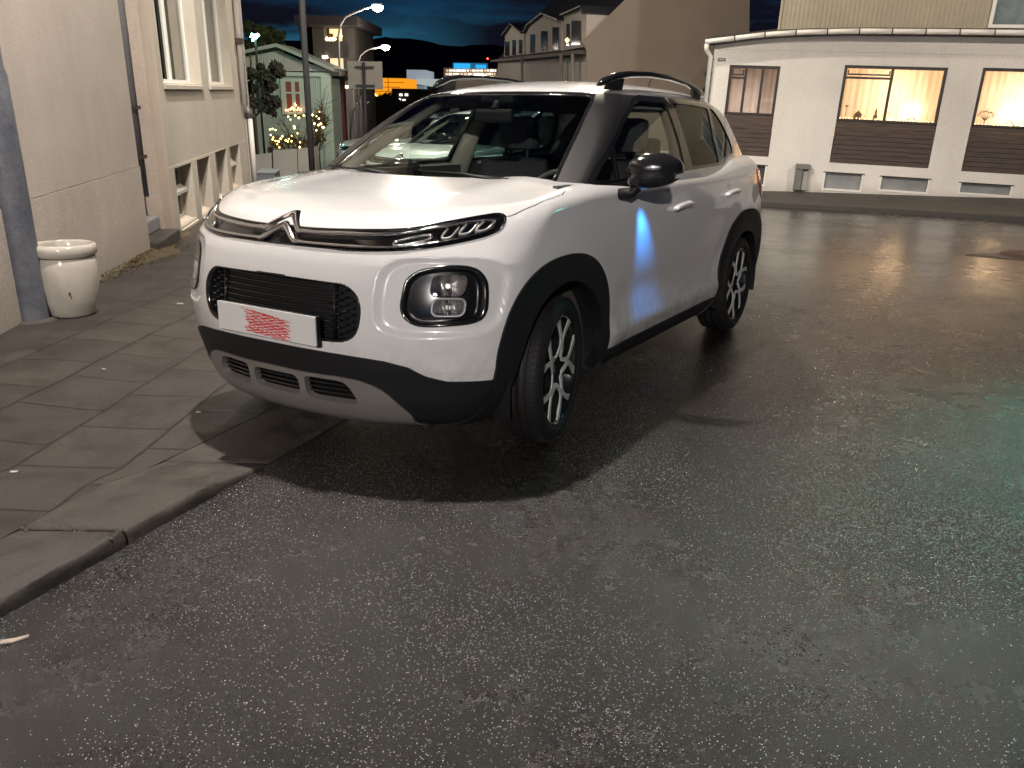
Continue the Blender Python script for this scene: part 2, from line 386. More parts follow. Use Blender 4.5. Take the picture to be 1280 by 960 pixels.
def strip(mb, pts2, width, o0, o1, mapf, closed=False, dome=.5):
    """a raised strip draped on the body: pts2 centre line, width, from offset o0 to o1"""
    P = np.asarray(pts2, float); n = len(P)
    w = np.broadcast_to(np.asarray(width, float), (n,))
    if closed: t = np.roll(P, -1, 0)-np.roll(P, 1, 0)
    else: t = np.gradient(P, axis=0)
    t /= np.maximum(np.linalg.norm(t, axis=1, keepdims=True), 1e-9); nn = np.stack([-t[:, 1], t[:, 0]], 1)
    rows = []
    for k, h in ((-.5, o0), (-.5, o0+(o1-o0)*(1-dome)), (-.25, o1), (.25, o1), (.5, o0+(o1-o0)*(1-dome)), (.5, o0)):
        rows.append(mapf(P + nn*(w*k)[:, None], h))
    R = np.stack(rows, 1); m = 6; vs = R.reshape(-1, 3); fs = []
    for i in range(n if closed else n-1):
        i2 = (i+1) % n
        for j in range(m-1): fs.append((i*m+j, i2*m+j, i2*m+j+1, i*m+j+1))
    mb.add([tuple(v) for v in vs], fs, True)
    if not closed: mb.f += [tuple(len(mb.v)-len(vs)+k for k in range(m)), tuple(len(mb.v)-m+k for k in reversed(range(m)))]; mb.m += [mb.cur]*2; mb.sm += [False]*2
    return mb
def dens(P, n=8, closed=False): return rounded(P, n, closed)

PAINT = mat('white_car_paint', (.82, .82, .82), .25, coat=1.0, coat_r=.04)
def raindrops(m, scale, dist):
    nt = m.node_tree; N = nt.nodes.new; K = nt.links.new; tc = N('ShaderNodeTexCoord'); v = N('ShaderNodeTexVoronoi'); v.inputs['Scale'].default_value = scale; K(tc.outputs['Object'], v.inputs['Vector'])
    r = N('ShaderNodeMapRange'); r.interpolation_type = 'SMOOTHSTEP'; r.inputs[1].default_value = .30; r.inputs[2].default_value = .05; K(v.outputs['Distance'], r.inputs[0])
    sp = N('ShaderNodeSeparateColor'); K(v.outputs['Color'], sp.inputs[0]); g = N('ShaderNodeMath'); g.operation = 'GREATER_THAN'; g.inputs[1].default_value = .62; K(sp.outputs[0], g.inputs[0])
    mu = N('ShaderNodeMath'); mu.operation = 'MULTIPLY'; K(r.outputs[0], mu.inputs[0]); K(g.outputs[0], mu.inputs[1])
    b = N('ShaderNodeBump'); b.inputs['Distance'].default_value = dist; b.inputs['Strength'].default_value = 1; K(mu.outputs[0], b.inputs['Height']); K(b.outputs[0], nt.nodes['Principled BSDF'].inputs['Coat Normal'])
raindrops(PAINT, 130, .0012)
def road_film(m, z0, z1, col, amt):
    nt = m.node_tree; N = nt.nodes.new; K = nt.links.new; p = nt.nodes['Principled BSDF']; tc = N('ShaderNodeTexCoord'); s = N('ShaderNodeSeparateXYZ'); K(tc.outputs['Object'], s.inputs[0])
    n = N('ShaderNodeTexNoise'); n.inputs['Scale'].default_value = 9; n.inputs['Detail'].default_value = 10; n.inputs['Roughness'].default_value = .75; K(tc.outputs['Object'], n.inputs['Vector'])
    r = N('ShaderNodeMapRange'); r.inputs[1].default_value = z0; r.inputs[2].default_value = z1; r.inputs[3].default_value = 1; r.inputs[4].default_value = 0; K(s.outputs['Z'], r.inputs[0])
    nr = N('ShaderNodeMapRange'); nr.inputs[1].default_value = .42; nr.inputs[2].default_value = .68; K(n.outputs['Fac'], nr.inputs[0])
    mu = N('ShaderNodeMath'); mu.operation = 'MULTIPLY'; K(r.outputs[0], mu.inputs[0]); K(nr.outputs[0], mu.inputs[1]); m2 = N('ShaderNodeMath'); m2.operation = 'MULTIPLY'; m2.inputs[1].default_value = amt; K(mu.outputs[0], m2.inputs[0])
    mx = N('ShaderNodeMixRGB'); mx.inputs[1].default_value = p.inputs['Base Color'].default_value[:]; mx.inputs[2].default_value = (*col, 1); K(m2.outputs[0], mx.inputs[0]); K(mx.outputs[0], p.inputs['Base Color'])
road_film(PAINT, .32, .62, (.22, .19, .16), .55)
GLOSSBLK = mat('gloss_black_trim', (.012, .012, .013), .12, coat=.6)
CLAD = mat('black_plastic_cladding', (.008, .0085, .010), .58, bump=(900, .25, .0006))
DARKIN = mat('dark_cavity_plastic', (.004, .004, .005), .7)
SILVER = mat('silver_skid_paint', (.36, .34, .33), .38, metal=.55)
CHROME = mat('chrome_trim', (.82, .82, .84), .09, metal=1.0)
RIMFACE = mat('machined_alloy', (.72, .74, .71), .40, metal=.30)
RIMBLK = mat('rim_black_paint', (.010, .010, .011), .22, coat=.5)
RUBBER = mat('tyre_rubber', (.011, .0105, .0105), .62, bump=(240, .3, .001))
GLASS = glass_mat('window_glass', (.86, .93, .89), reflect=.85)
DARKGLASS = glass_mat('privacy_glass', (.07, .12, .118), reflect=.6)
LENS = glass_mat('lamp_lens', (.93, .94, .95), reflect=.9)
FABRIC = mat('seat_fabric', (.045, .045, .05), .9, bump=(500, .3, .001))
LINER = mat('headliner_fabric', (.30, .27, .235), .95)
DASH = mat('dashboard_plastic', (.085, .08, .072), .6)
TRIMIN = mat('pillar_trim_beige', (.38, .35, .30), .8)
REDLENS = mat('tail_lens_red', (.28, .010, .012), .18, coat=.6)
REFL = mat('lamp_reflector', (.80, .78, .78), .12, metal=1.0, bump=(160, .8, .004))
PLATE_W = mat('plate_white', (.82, .82, .82), .45)
INK_RED = mat('red_ink', (.75, .008, .012), .5)
AMBER = mat('indicator_lens', (.75, .72, .68), .15, coat=.5)

SH = half_shell(Bf, -2.85, .15, .62, .0135, 118, np.concatenate([np.linspace(-86, -32, 30, endpoint=False), np.linspace(-32, 34, 100, endpoint=False), np.linspace(34, 90, 64)]))
GH = half_shell(Gf, -2.6, -1.0, 1.0, .016, 80, np.concatenate([np.linspace(-5, 62, 96, endpoint=False), np.linspace(62, 90, 24)]))

# ---- outlines, front ones in (y, z), side ones in (x, z)
ARCH_F_OUT = rounded([(.46, .10), (.475, .30), (.485, .42), (.49, .53), (.455, .66), (.36, .760), (.21, .817), (.04, .833), (-.11, .819), (-.23, .772), (-.32, .694), (-.385, .585), (-.41, .466), (-.43, .33), (-.43, .10)], 5)
ARCH_F_IN = rounded([(.395, .05), (.40, .30), (.39, .41), (.345, .54), (.235, .665), (.09, .720), (-.06, .716), (-.20, .655), (-.30, .562), (-.35, .465), (-.362, .36), (-.365, .05)], 5)
_dx = -2.604
ARCH_R_OUT = rounded([(.53+_dx, .10), (.53+_dx, .325), (.555+_dx, .470), (.50+_dx, .63), (.40+_dx, .745), (.21+_dx, .825), (.0+_dx, .836), (-.20+_dx, .805), (-.36+_dx, .72), (-.45+_dx, .58), (-.50+_dx, .42), (-.50+_dx, .10)], 5)
ARCH_R_IN = rounded([(.385+_dx, .05), (.395+_dx, .40), (.36+_dx, .55), (.235+_dx, .66), (.05+_dx, .70), (-.20+_dx, .645), (-.34+_dx, .50), (-.385+_dx, .33), (-.385+_dx, .05)], 5)
GRILLE = rounded([(-.405, .735), (-.36, .764), (-.29, .771), (0, .776), (.29, .771), (.36, .764), (.405, .735), (.427, .69), (.425, .63), (.405, .58), (.36, .553), (.28, .546), (0, .546), (-.28, .546), (-.36, .553), (-.405, .58), (-.425, .63), (-.427, .69)], 4)
LAMP = rounded([(.562, .734), (.568, .787), (.60, .820), (.662, .836), (.723, .838), (.766, .827), (.794, .790), (.806, .735), (.808, .675), (.785, .643), (.706, .632), (.626, .630), (.580, .652), (.562, .690)], 4)
_bt = [(0, .955), (.114, .952), (.316, .957), (.498, .966), (.612, .989), (.70, 1.010), (.745, 1.018), (.770, 1.010)]
_bb = [(.783, .990), (.783, .962), (.745, .938), (.651, .912), (.541, .895), (.357, .886), (.243, .889), (0, .889)]
BAND = rounded(_bt + _bb + [(-a, b) for a, b in reversed(_bb[:-1])] + [(-a, b) for a, b in reversed(_bt[1:])], 4)
_st = [(0, .413), (.16, .411), (.34, .410), (.43, .394), (.50, .352), (.560, .262)]
_sb = [(.555, .10), (0, .10)]
SKID = np.array([tuple(p) for p in rounded(_st, 5, False)] + _sb + [(-.555, .10)] + [(-p[0], p[1]) for p in rounded(_st, 5, False)[::-1][:-1]])
HOLE_C = rounded(rrect(-.125, .125, .303, .388, .03), 1)
HOLE_S = rounded([(.158, .375), (.175, .392), (.25, .394), (.32, .392), (.352, .375), (.378, .325), (.372, .303), (.34, .298), (.25, .299), (.18, .300), (.160, .318)], 4)
FRAME_DLO = np.array([(-.34, 1.089), (-.76, 1.103), (-1.27, 1.117), (-1.80, 1.127), (-2.14, 1.134), (-2.24, 1.142), (-2.42, 1.172), (-2.60, 1.180), (-2.68, 1.205), (-2.70, 1.27), (-2.64, 1.40), (-2.52, 1.495), (-2.42, 1.503), (-2.0, 1.511), (-1.62, 1.513), (-1.26, 1.511), (-1.16, 1.494), (-.86, 1.385), (-.64, 1.272), (-.42, 1.165), (-.325, 1.105), (-.30, 1.089)])
WIN_F = np.array([(-.60, 1.112), (-.80, 1.118), (-1.27, 1.131), (-1.48, 1.136), (-1.535, 1.30), (-1.565, 1.478), (-1.22, 1.480), (-1.14, 1.466), (-.86, 1.358), (-.655, 1.255)])
WIN_Q = np.array([(-.37, 1.108), (-.575, 1.112), (-.625, 1.237), (-.46, 1.160)])
WIN_R = np.array([(-1.60, 1.140), (-2.13, 1.152), (-2.20, 1.30), (-2.36, 1.472), (-2.0, 1.482), (-1.685, 1.482), (-1.64, 1.30)])
WIN_C = np.array([(-2.22, 1.168), (-2.41, 1.190), (-2.59, 1.198), (-2.655, 1.225), (-2.665, 1.27), (-2.61, 1.385), (-2.52, 1.462), (-2.43, 1.474), (-2.27, 1.30)])
WS = np.array([(-.70, 1.02), (.70, 1.02), (.672, 1.105), (.607, 1.31), (.548, 1.46), (.515, 1.500), (.40, 1.508), (0, 1.510), (-.40, 1.508), (-.515, 1.500), (-.548, 1.46), (-.607, 1.31), (-.672, 1.105)])
def c_poly(poly, ax='xz', sign=1, d=0., lim=None):
    def c(V):
        a = V[:, 0] if ax[0] == 'x' else np.abs(V[:, 1]) if ax == 'Yz' else V[:, 1]
        v = sign*(psdf(a, V[:, 2], poly) + d)
        return v if lim is None else lim(V, v)
    return c
def zlow(V):
    zf = np.interp(V[:, 1], [0, .22, .34, .43, .508, .588, .64, .70, .81], [.503, .500, .496, .490, .482, .461, .424, .402, .396])
    return np.where(V[:, 0] > .1, zf, np.where(V[:, 0] > -2.6, .318, .47))
HOODX = [-.30, -.25, -.18, -.11, -.04, .08, .18, .30, .37, .9]; HOODY = [.62, .655, .735, .788, .812, .815, .812, .790, .765, .62]
def hood_val(V):      # negative on the bonnet
    a = V[:, 1] - np.interp(V[:, 0], HOODX, HOODY)
    b = (-.045 - .32*(V[:, 1]/.7)**2) - V[:, 0]
    c = .90 - V[:, 2] 
    return np.maximum(np.maximum(a*.8, b), c)
def band_val(V): return psdf(np.abs(V[:, 1]), V[:, 2], BAND)
def above_band(V):    # negative above the band's upper edge on the front
    zt = np.interp(V[:, 1], [p[0] for p in _bt], [p[1] for p in _bt]); return zt - V[:, 2]
DOORF = np.array([(-.285, 1.30), (-.30, 1.075), (-.345, .95), (-.36, .83), (-.372, .69), (-.40, .50), (-.43, .30), (-.43, .05), (-1.545, .05), (-1.545, .50), (-1.49, .775), (-1.480, 1.30)])
DOORR = np.array([(-1.486, 1.30), (-1.496, .775), (-1.551, .50), (-1.551, .05), (-2.08, .05), (-2.06, .47), (-2.12, .63), (-2.22, .74), (-2.36, .84), (-2.42, .95), (-2.44, 1.10), (-2.42, 1.30)])
side_only = lambda V, v: np.maximum(v, .45 - V[:, 1])
def build_car(label, group=None, paint=None, detail=True, mw=None):
    P = paint or PAINT
    car = empty('parked_car', label=label, cat='car', group=group)
    out_arch = [c_poly(a, 'xz', -1, lim=lambda V, v: np.minimum(v, V[:, 1]-.45) if 0 else np.where(V[:, 1] > .45, v, -1)) for a in (ARCH_F_OUT, ARCH_R_OUT)]
    out_well = [c_poly(a, 'xz', -1, lim=lambda V, v: np.where(V[:, 1] > .45, v, -1)) for a in (ARCH_F_IN, ARCH_R_IN)]
    not_green = lambda V: -(Gf(V[:, 0], V[:, 1], V[:, 2]) - .0) + -.004
    gcut = lambda V: np.where(V[:, 2] > 1.0, -Gf(V[:, 0], V[:, 1], V[:, 2]) - .006, -1)
    white = out_arch + [lambda V: zlow(V) - V[:, 2], gcut]
    front = lambda V, v: np.where(V[:, 0] > .2, v, -1)
    openings = [c_poly(GRILLE, 'yz', -1, lim=front), c_poly(LAMP, 'yz', -1, lim=front), c_poly(BAND, 'yz', -1, lim=front)]
    cowl = lambda V: np.where((V[:, 0] > -.6) & (V[:, 2] > 1.0), np.maximum(-(hood_val(V)-.003), -(.80 - V[:, 1]) if 0 else -1), -1)
    # body shell: fenders, bumper, quarter panels
    not_hood = lambda V: -(np.maximum(hood_val(V), np.where(V[:, 0] > .3, above_band(V), -1)) - .0035)
    not_cowl = lambda V: np.where((V[:, 0] < .2) & (V[:, 0] > -.6) & (V[:, 2] > 1.0), np.interp(V[:, 0], HOODX, HOODY) - .004 - V[:, 1], -1)
    body = skin('body', Bf, SH, white + [not_hood, not_cowl, c_poly(DOORF, 'xz', -1, .0025, side_only if 0 else (lambda V, v: np.where(V[:, 1] > .45, v, -1))), c_poly(DOORR, 'xz', -1, .0025, lambda V, v: np.where(V[:, 1] > .45, v, -1))] + openings, P, car, rim=.018)[0]
    skin('hood', Bf, SH, [gcut, hood_val, lambda V: np.where(V[:, 0] > .3, above_band(V), -1)] + [c_poly(BAND, 'yz', -1, lim=front)], P, car, off=.001, rim=.018)
    skin('cowl', Bf, SH, [gcut, lambda V: -1*hood_val(V), lambda V: np.maximum(V[:, 0]-.0, -.6-V[:, 0]), lambda V: 1.0-V[:, 2], lambda V: V[:, 1] - .60], CLAD, car, off=-.008)
    doors = {}
    for nm, poly in (('front_door', DOORF), ('rear_door', DOORR)):
        doors[nm] = skin(nm, Bf, SH, white + [c_poly(poly, 'xz', 1, 0, lambda V, v: np.where(V[:, 1] > .45, v, 1))], P, car, rim=.018, sides='both')
    # black lower cladding and wheel arch flares
    skin('lower_cladding', Bf, SH, out_arch + [lambda V: V[:, 2] - zlow(V) - .006, c_poly(SKID, 'yz', -1, lim=front)], CLAD, car, off=.006, rim=.02)
    for a_out, a_in in ((ARCH_F_OUT, ARCH_F_IN), (ARCH_R_OUT, ARCH_R_IN)):
        skin('wheel_arch', Bf, SH, [c_poly(a_out, 'xz', 1, -.006, lambda V, v: np.where(V[:, 1] > .45, v, 1)), c_poly(a_in, 'xz', -1, lim=lambda V, v: np.where(V[:, 1] > .45, v, -1)), lambda V: .20 - V[:, 2]], CLAD, car, off=.011, rim=.05, sides='both')
    for cx in (0., _dx):
        for sg in (1, -1):
            w = MB(); w.lathe([(.33, 0), (.405, 0), (.418, .02), (.418, .40)], 36, 'y', (cx+.01, 0, .31), rad(-12), rad(192)); 
            w.add([(cx+.42*math.cos(q)+.01, 0, .31+.42*math.sin(q)) for q in np.linspace(rad(-12), rad(192), 30)], [tuple(range(30))])
            o = w.build('wheel_well', DARKIN, car)
            for v in o.data.vertices: v.co.y = sg*(.46 + v.co.y)
    # silver skid plate with three openings
    hole_c = c_poly(HOLE_C, 'yz', -1); hole_s = c_poly(HOLE_S, 'Yz', -1)
    sk = skin('skid_plate', Bf, SH, [lambda V: .35 - V[:, 0], c_poly(SKID, 'yz', 1, .002), hole_c, hole_s, lambda V: .19-V[:, 2]], SILVER, car, off=.010, rim=.03)[0]
    skin('lower_intake', Bf, SH, [lambda V: .35 - V[:, 0], c_poly(SKID, 'yz', 1, .01)], DARKIN, sk, off=-.035)
    sl = MB()
    for z in (.325, .345, .365, .385):
        for y0, y1 in ((-.37, -.16), (-.125, .125), (.16, .37)): strip(sl, [(y, z) for y in np.linspace(y0, y1, 8)], .006, -.03, -.008, on_front)
    sl.build('intake_slat', GLOSSBLK, sk)
    # upper grille with frame, slats
    g = skin('grille', Bf, SH, [lambda V: .35 - V[:, 0], c_poly(GRILLE, 'yz', 1)], DARKIN, car, off=-.040)[0]
    fr = MB(); strip(fr, GRILLE*np.array([.988, 1]) + np.array([0, 0]), .014, -.038, .000, on_front, True); fr.build('grille_frame', GLOSSBLK, g)
    sl = MB()
    for z in np.arange(.575, .765, .0235): 
        strip(sl, [(y, z) for y in np.linspace(-.30, .30, 18)], .007, -.036, -.020, on_front)
    for s in (-1, 1):
        strip(sl, [(s*.305, .550), (s*.305, .768)], .010, -.036, -.014, on_front)
        for i in range(7):
            for j in range(3):
                y = s*(.325 + .029*j); z = .572 + .027*i + (.012 if j % 2 else 0)
                if psdf(np.array([y]), np.array([z]), GRILLE)[0] < -.018: strip(sl, [(y-.011, z-.004), (y+.003, z+.004), (y+.011, z-.002)], .006, -.036, -.014, on_front)
    sl.build('grille_mesh', GLOSSBLK, g)
    # number plate
    pl = MB(); pp = [(a, b) for a, b in rrect(-.268, .268, -.056, .058, .004, 2)]
    PX, PY, PZ = .866, .004, .588
    pl.prism(pp, 0, .006, lambda a, b, h: (PX+h, PY+a, PZ+b)); plate = pl.build('number_plate', PLATE_W, car)
    ph = MB(); ph.box(PX-.022, PX-.002, PY-.268, PY+.270, PZ-.062, PZ+.058, .004); ph.build('plate_holder', CLAD, plate)
    if detail:
        rr = random.Random(5); ink = MB()
        for k in range(30):
            z = .045 - .088*(k/29.); y0 = -.10 + rr.uniform(-.02, .02); y1 = .135 + rr.uniform(-.03, .008)
            if k < 4: y0, y1 = -.13 + .03*k, .02 + .03*k
            n = 14; top = []; bot = []
            for i in range(n+1):
                yy = y0 + (y1-y0)*i/n; zz = z - .012*i/n + .0035*math.sin(i*2.1+k*1.7) + rr.uniform(-.0012, .0012)
                top.append((PX+.0068, PY+yy, PZ+zz+.0013)); bot.append((PX+.0068, PY+yy, PZ+zz-.0013))
            ink.add(top+bot, [(i, i+1, n+2+i, n+1+i) for i in range(n)])
        ink.build('red_scribble', INK_RED, plate)
    # band with chrome strips, double chevron and running lamps
    b = skin('grille_band', Bf, SH, [lambda V: .2 - V[:, 0], c_poly(BAND, 'yz', 1)], GLOSSBLK, car, off=-.016, rim=.02)[0]
    fr = MB(); strip(fr, BAND, .007, -.016, .003, on_front, True); fr.build('band_frame', GLOSSBLK, b)
    up = [(.76, 1.000), (.70, .996), (.612, .974), (.498, .950), (.316, .944), (.20, .940), (.115, .940), (.085, .943), (.03, .979), (.0, .993), (-.03, .979), (-.085, .943), (-.115, .940), (-.20, .940), (-.316, .944), (-.498, .950), (-.612, .974), (-.70, .996), (-.76, 1.000)]
    lo = [(.765, .975), (.745, .953), (.651, .926), (.560, .910), (.50, .903), (.357, .901), (.20, .901), (.115, .902), (.085, .905), (.03, .942), (.0, .957), (-.03, .942), (-.085, .905), (-.115, .902), (-.20, .901), (-.357, .901), (-.50, .903), (-.560, .910), (-.651, .926), (-.745, .953), (-.765, .975)]
    for path in (up, lo):
        q = dens(path, 6); wd = np.where(np.abs(q[:, 0]) < .10, .026 - .006*np.abs(q[:, 0])/.1, np.where(np.abs(q[:, 0]) > .5, .005, .0115))
        wd = np.convolve(np.pad(wd, 4, mode='edge'), np.ones(9)/9, mode='valid')
        o2 = np.where(np.abs(q[:, 0]) < .10, 1., 0.)
        ch = MB(); strip(ch, q, wd, -.016, .009, on_front, False, .35); ch.build('chrome_strip', CHROME, b)
    for s in (1, -1):
        sgn = np.array([s, 1])
        dr = MB(); strip(dr, dens([(.50, .925), (.56, .945), (.60, .952), (.60, .935), (.54, .917), (.50, .914)], 4, True)*sgn, .010, -.014, .000, on_front, True); dr.build('lamp_reflector', REFL, b)
        for yc, zc in ((.652, .958), (.697, .972), (.738, .982)):
            u = MB(); strip(u, dens([(yc-.012, zc+.016), (yc-.016, zc-.012), (yc-.004, zc-.017), (yc+.012, zc-.010), (yc+.018, zc+.020)], 5)*sgn, .0055, -.014, -.002, on_front); u.build('running_lamp', mat('lamp_light_pipe', (.85, .82, .78), .2, metal=.3), b)
        VV = SH if s == 1 else SH
    skin('lamp_glass', Bf, SH, [lambda V: .2 - V[:, 0], c_poly(BAND, 'yz', 1, .003), lambda V: .505 - V[:, 1]], LENS, b, off=.001, sides='both')
    # main lamps
    for s in (1, -1):
        side = 'left' if s == 1 else 'right'; sgn = np.array([s, 1])
        h = skin('headlight', Bf, SH, [lambda V: .2 - V[:, 0], c_poly(LAMP, 'yz', 1)], RIMBLK, car, off=-.050, sides=side)[0]
        z = MB(); strip(z, LAMP*sgn, .020, -.05, .007, on_front, True, .4); z.build('bezel', GLOSSBLK, h)
        skin('lens', Bf, SH, [lambda V: .2 - V[:, 0], c_poly(LAMP, 'yz', 1, .008)], LENS, h, off=.001, sides=side)
        for (y0, y1, z0, z1, frm) in ((.645, .752, .736, .812, False), (.660, .760, .662, .728, True)):
            rf = MB(); cy, cz = (y0+y1)/2, (z0+z1)/2; rings = []
            pr = np.array(rrect(y0, y1, z0, z1, .022, 4)); n = len(pr)
            for k, o in ((1, -.012), (.93, -.018), (.75, -.034), (.5, -.044), (.2, -.048)):
                rings.append(on_front((np.array([cy, cz]) + (pr-np.array([cy, cz]))*k)*sgn, o))
            vs = np.concatenate(rings); fs = [(i*n+j, i*n+(j+1) % n, (i+1)*n+(j+1) % n, (i+1)*n+j) for i in range(4) for j in range(n)] + [tuple(4*n+j for j in range(n))]
            rf.add([tuple(v) for v in vs], fs, True); rf.build('reflector', REFL, h)
            bb = MB(); c0 = Vector(on_front([(cy*s, cz)], -.045)[0]); c1 = Vector(on_front([(cy*s, cz)], -.020)[0]); bb.tube([c0, c1], [.013, .009], 10); bb.build('bulb', mat('bulb_cap', (.75, .70, .62), .2, metal=.6), h)
            if frm: q = MB(); strip(q, pr*sgn, .009, -.03, -.006, on_front, True); q.build('lamp_surround', mat('satin_silver_plastic', (.62, .62, .62), .35, metal=.4), h)
            if frm: q = MB(); strip(q, [(cy*s, z0+.006), (cy*s, z1-.006)], .006, -.04, -.012, on_front); q.build('lamp_divider', CHROME, h)
    # greenhouse: roof, pillars, windows
    roof_z = lambda V: 1.509 - V[:, 2]
    dlo_out = c_poly(FRAME_DLO, 'xz', -1, lim=lambda V, v: np.where(V[:, 1] > .35, v, -1))
    wsx = lambda V, v: np.where(V[:, 0] > -1.15, v, 1)
    under = lambda V: -Bf(V[:, 0], V[:, 1], V[:, 2]) - .012
    rear_w = lambda V: np.where(V[:, 0] < -2.75, -np.maximum(np.maximum(V[:, 1]-.56, 1.17-V[:, 2]), V[:, 2]-1.47), -1)
    roofc = lambda V: np.where(V[:, 0] > -1.22, 1.505 - V[:, 2] + .0*V[:, 1], -1)
    skin('roof', Gf, GH, [under, roofc, c_poly(WS, 'yz', -1, -.002, lambda V, v: np.where(V[:, 0] > -1.05, v, -1)), dlo_out, rear_w], P, car, rim=.012)
    skin('windscreen_pillar', Gf, GH, [under, lambda V: -1.22 - V[:, 0], lambda V: V[:, 2]-1.505, c_poly(WS, 'yz', -1, .0, lambda V, v: v), dlo_out], mat('satin_black_pillar', (.011, .011, .013), .40, coat=.15), car, off=.004, rim=.02, sides='both')
    fr = [under, c_poly(FRAME_DLO, 'xz', 1, .0005, lambda V, v: np.where(V[:, 1] > .35, v, 1))]
    for w_ in (WIN_F, WIN_Q, WIN_R, WIN_C): fr.append(c_poly(w_, 'xz', -1, -.002))
    skin('window_frame', Gf, GH, fr, GLOSSBLK, car, off=.002, rim=.018, sides='both')
    for nm, w_, gm, par in (('side_window', WIN_F, GLASS, 'front_door'), ('quarter_window', WIN_Q, GLASS, None), ('side_window', WIN_R, DARKGLASS, 'rear_door'), ('quarter_window', WIN_C, DARKGLASS, None)):
        skin(nm, Gf, GH, [c_poly(w_, 'xz', 1, -.004, lambda V, v: np.where(V[:, 1] > .35, v, 1))], gm, tuple(doors[par]) if par else car, off=-.004, sides='both')
    skin('windscreen', Gf, GH, [c_poly(WS, 'yz', 1, -.006, wsx), lambda V: 1.06 - V[:, 2]], GLASS, car, off=-.001)
    skin('rear_window', Gf, GH, [lambda V: V[:, 0]+2.75, lambda V: -rear_w(V)-.004], GLASS, car, off=-.003)
    sh = MB(); q = rounded([(.672, 1.105), (.607, 1.31), (.548, 1.46), (.515, 1.500), (.40, 1.508), (0, 1.510), (-.40, 1.508), (-.515, 1.500), (-.548, 1.46), (-.607, 1.31), (-.672, 1.105)], 4, False)
    def on_ws(yz, off=0.):
        Pq = np.asarray(yz, float).reshape(-1, 2); O = np.zeros((len(Pq), 3)); O[:, 1:] = Pq; O[:, 0] = -1.6
        D = np.zeros_like(O); D[:, 0] = 1; S = ray_surface(Gf, O, D, 2.0); return S + grad(Gf, S)*off
    strip(sh, q*np.array([.985, .9985]), .022, -.004, .0015, on_ws); sh.build('windscreen_seal', GLOSSBLK, car)
    # headliner
    skin('headliner', Gf, GH, [lambda V: 1.47 - V[:, 2], lambda V: V[:, 0] + 1.08, lambda V: -2.85-V[:, 0]], LINER, car, off=-.045)
    for s in (1, -1):
        pi = MB(); pi.tube([(-.35, s*.68, 1.10), (-.75, s*.625, 1.30), (-1.10, s*.56, 1.47)], .035, 8, flat=(1, .8)); pi.build('pillar_trim', TRIMIN, car)
        pi = MB(); pi.tube([(-1.54, s*.77, 1.05), (-1.60, s*.69, 1.30), (-1.66, s*.585, 1.49)], [.07, .055, .05], 10, flat=(.45, 1)); pi.build('pillar_trim', TRIMIN if s < 0 else DASH, car)
        pi = MB(); pi.tube([(-2.70, s*.62, 1.12), (-2.75, s*.55, 1.30), (-2.80, s*.46, 1.45)], [.10, .08, .06], 10, flat=(.35, 1)); pi.build('pillar_trim', TRIMIN, car)
    # cabin
    t = MB(); t.box(-3.0, -.1, -.76, -.735, .25, 1.10); t.box(-3.0, -.1, .735, .76, .25, 1.10); t.box(-3.0, -.1, -.735, .735, .22, .25); t.box(-3.05, -3.0, -.735, .735, .25, 1.12); t.box(-.12, -.1, -.73, .73, .25, 1.08)
    t.build('cabin_lining', DASH, car)
    d = MB(); prof = [(-.14, .70), (-.14, 1.075), (-.30, 1.082), (-.46, 1.070), (-.60, 1.045), (-.66, .98), (-.62, .86), (-.60, .70)]
    n = len(prof); ys = np.linspace(-.72, .72, 13); vs = [(x, y, z + (.028 if (.20 < y < .56 and -.64 < x < -.40) else 0)) for y in ys for x, z in prof]
    d.add(vs, [(i*n+j, (i+1)*n+j, (i+1)*n+(j+1) % n, i*n+(j+1) % n) for i in range(12) for j in range(n)], True); d.build('dashboard', DASH, car)
    for yy in (.37, -.37):
        st = empty('seat'); st.parent = car
        m = MB(); m.box(-1.50, -1.0, yy-.25, yy+.25, .45, .62, .06); m.build('seat_cushion', FABRIC, st)
        m = MB(); prof = [(-1.36, .60), (-1.42, .72), (-1.52, 1.00), (-1.57, 1.14), (-1.64, 1.16), (-1.68, 1.10), (-1.62, .8), (-1.50, .58)]
        k = len(prof); vs = []
        for y_, sc in ((-.25, .8), (-.22, 1), (-.12, 1.03), (0, 1), (.12, 1.03), (.22, 1), (.25, .8)):
            for x, z in prof: vs.append((-1.53 + (x+1.53)*sc, yy+y_*(1 - .35*max(0, z-.85)), .85 + (z-.85)*(.96 if abs(y_) > .2 else 1)))
        m.add(vs, [(i*k+j, (i+1)*k+j, (i+1)*k+(j+1) % k, i*k+(j+1) % k) for i in range(6) for j in range(k)], True)
        m.f += [tuple(len(m.v)-len(vs)+j for j in range(k)), tuple(len(m.v)-k+j for j in range(k))]; m.m += [0, 0]; m.sm += [True]*2
        m.build('seat_back', FABRIC, st)
        m = MB(); m.box(-1.71, -1.60, yy-.135, yy+.135, 1.20, 1.40, .045); m.tube([(-1.64, yy-.07, 1.1), (-1.65, yy-.07, 1.22)], .008, 6); m.tube([(-1.64, yy+.07, 1.1), (-1.65, yy+.07, 1.22)], .008, 6); m.build('headrest', FABRIC, st)
    m = MB(); m.box(-2.75, -2.25, -.62, .62, .45, .63, .06); m.box(-2.86, -2.68, -.64, .64, .60, 1.10, .05)
    for yy in (-.40, 0, .40): m.box(-2.86, -2.76, yy-.13, yy+.13, 1.12, 1.28, .04)
    m.build('rear_bench', FABRIC, car)
    m = MB(); ring = []
    for k in range(33): q = 2*math.pi*k/32; ring.append((-.80 - .185*math.cos(q)*.42, .37 + .185*math.sin(q), .955 + .185*math.cos(q)*.91))
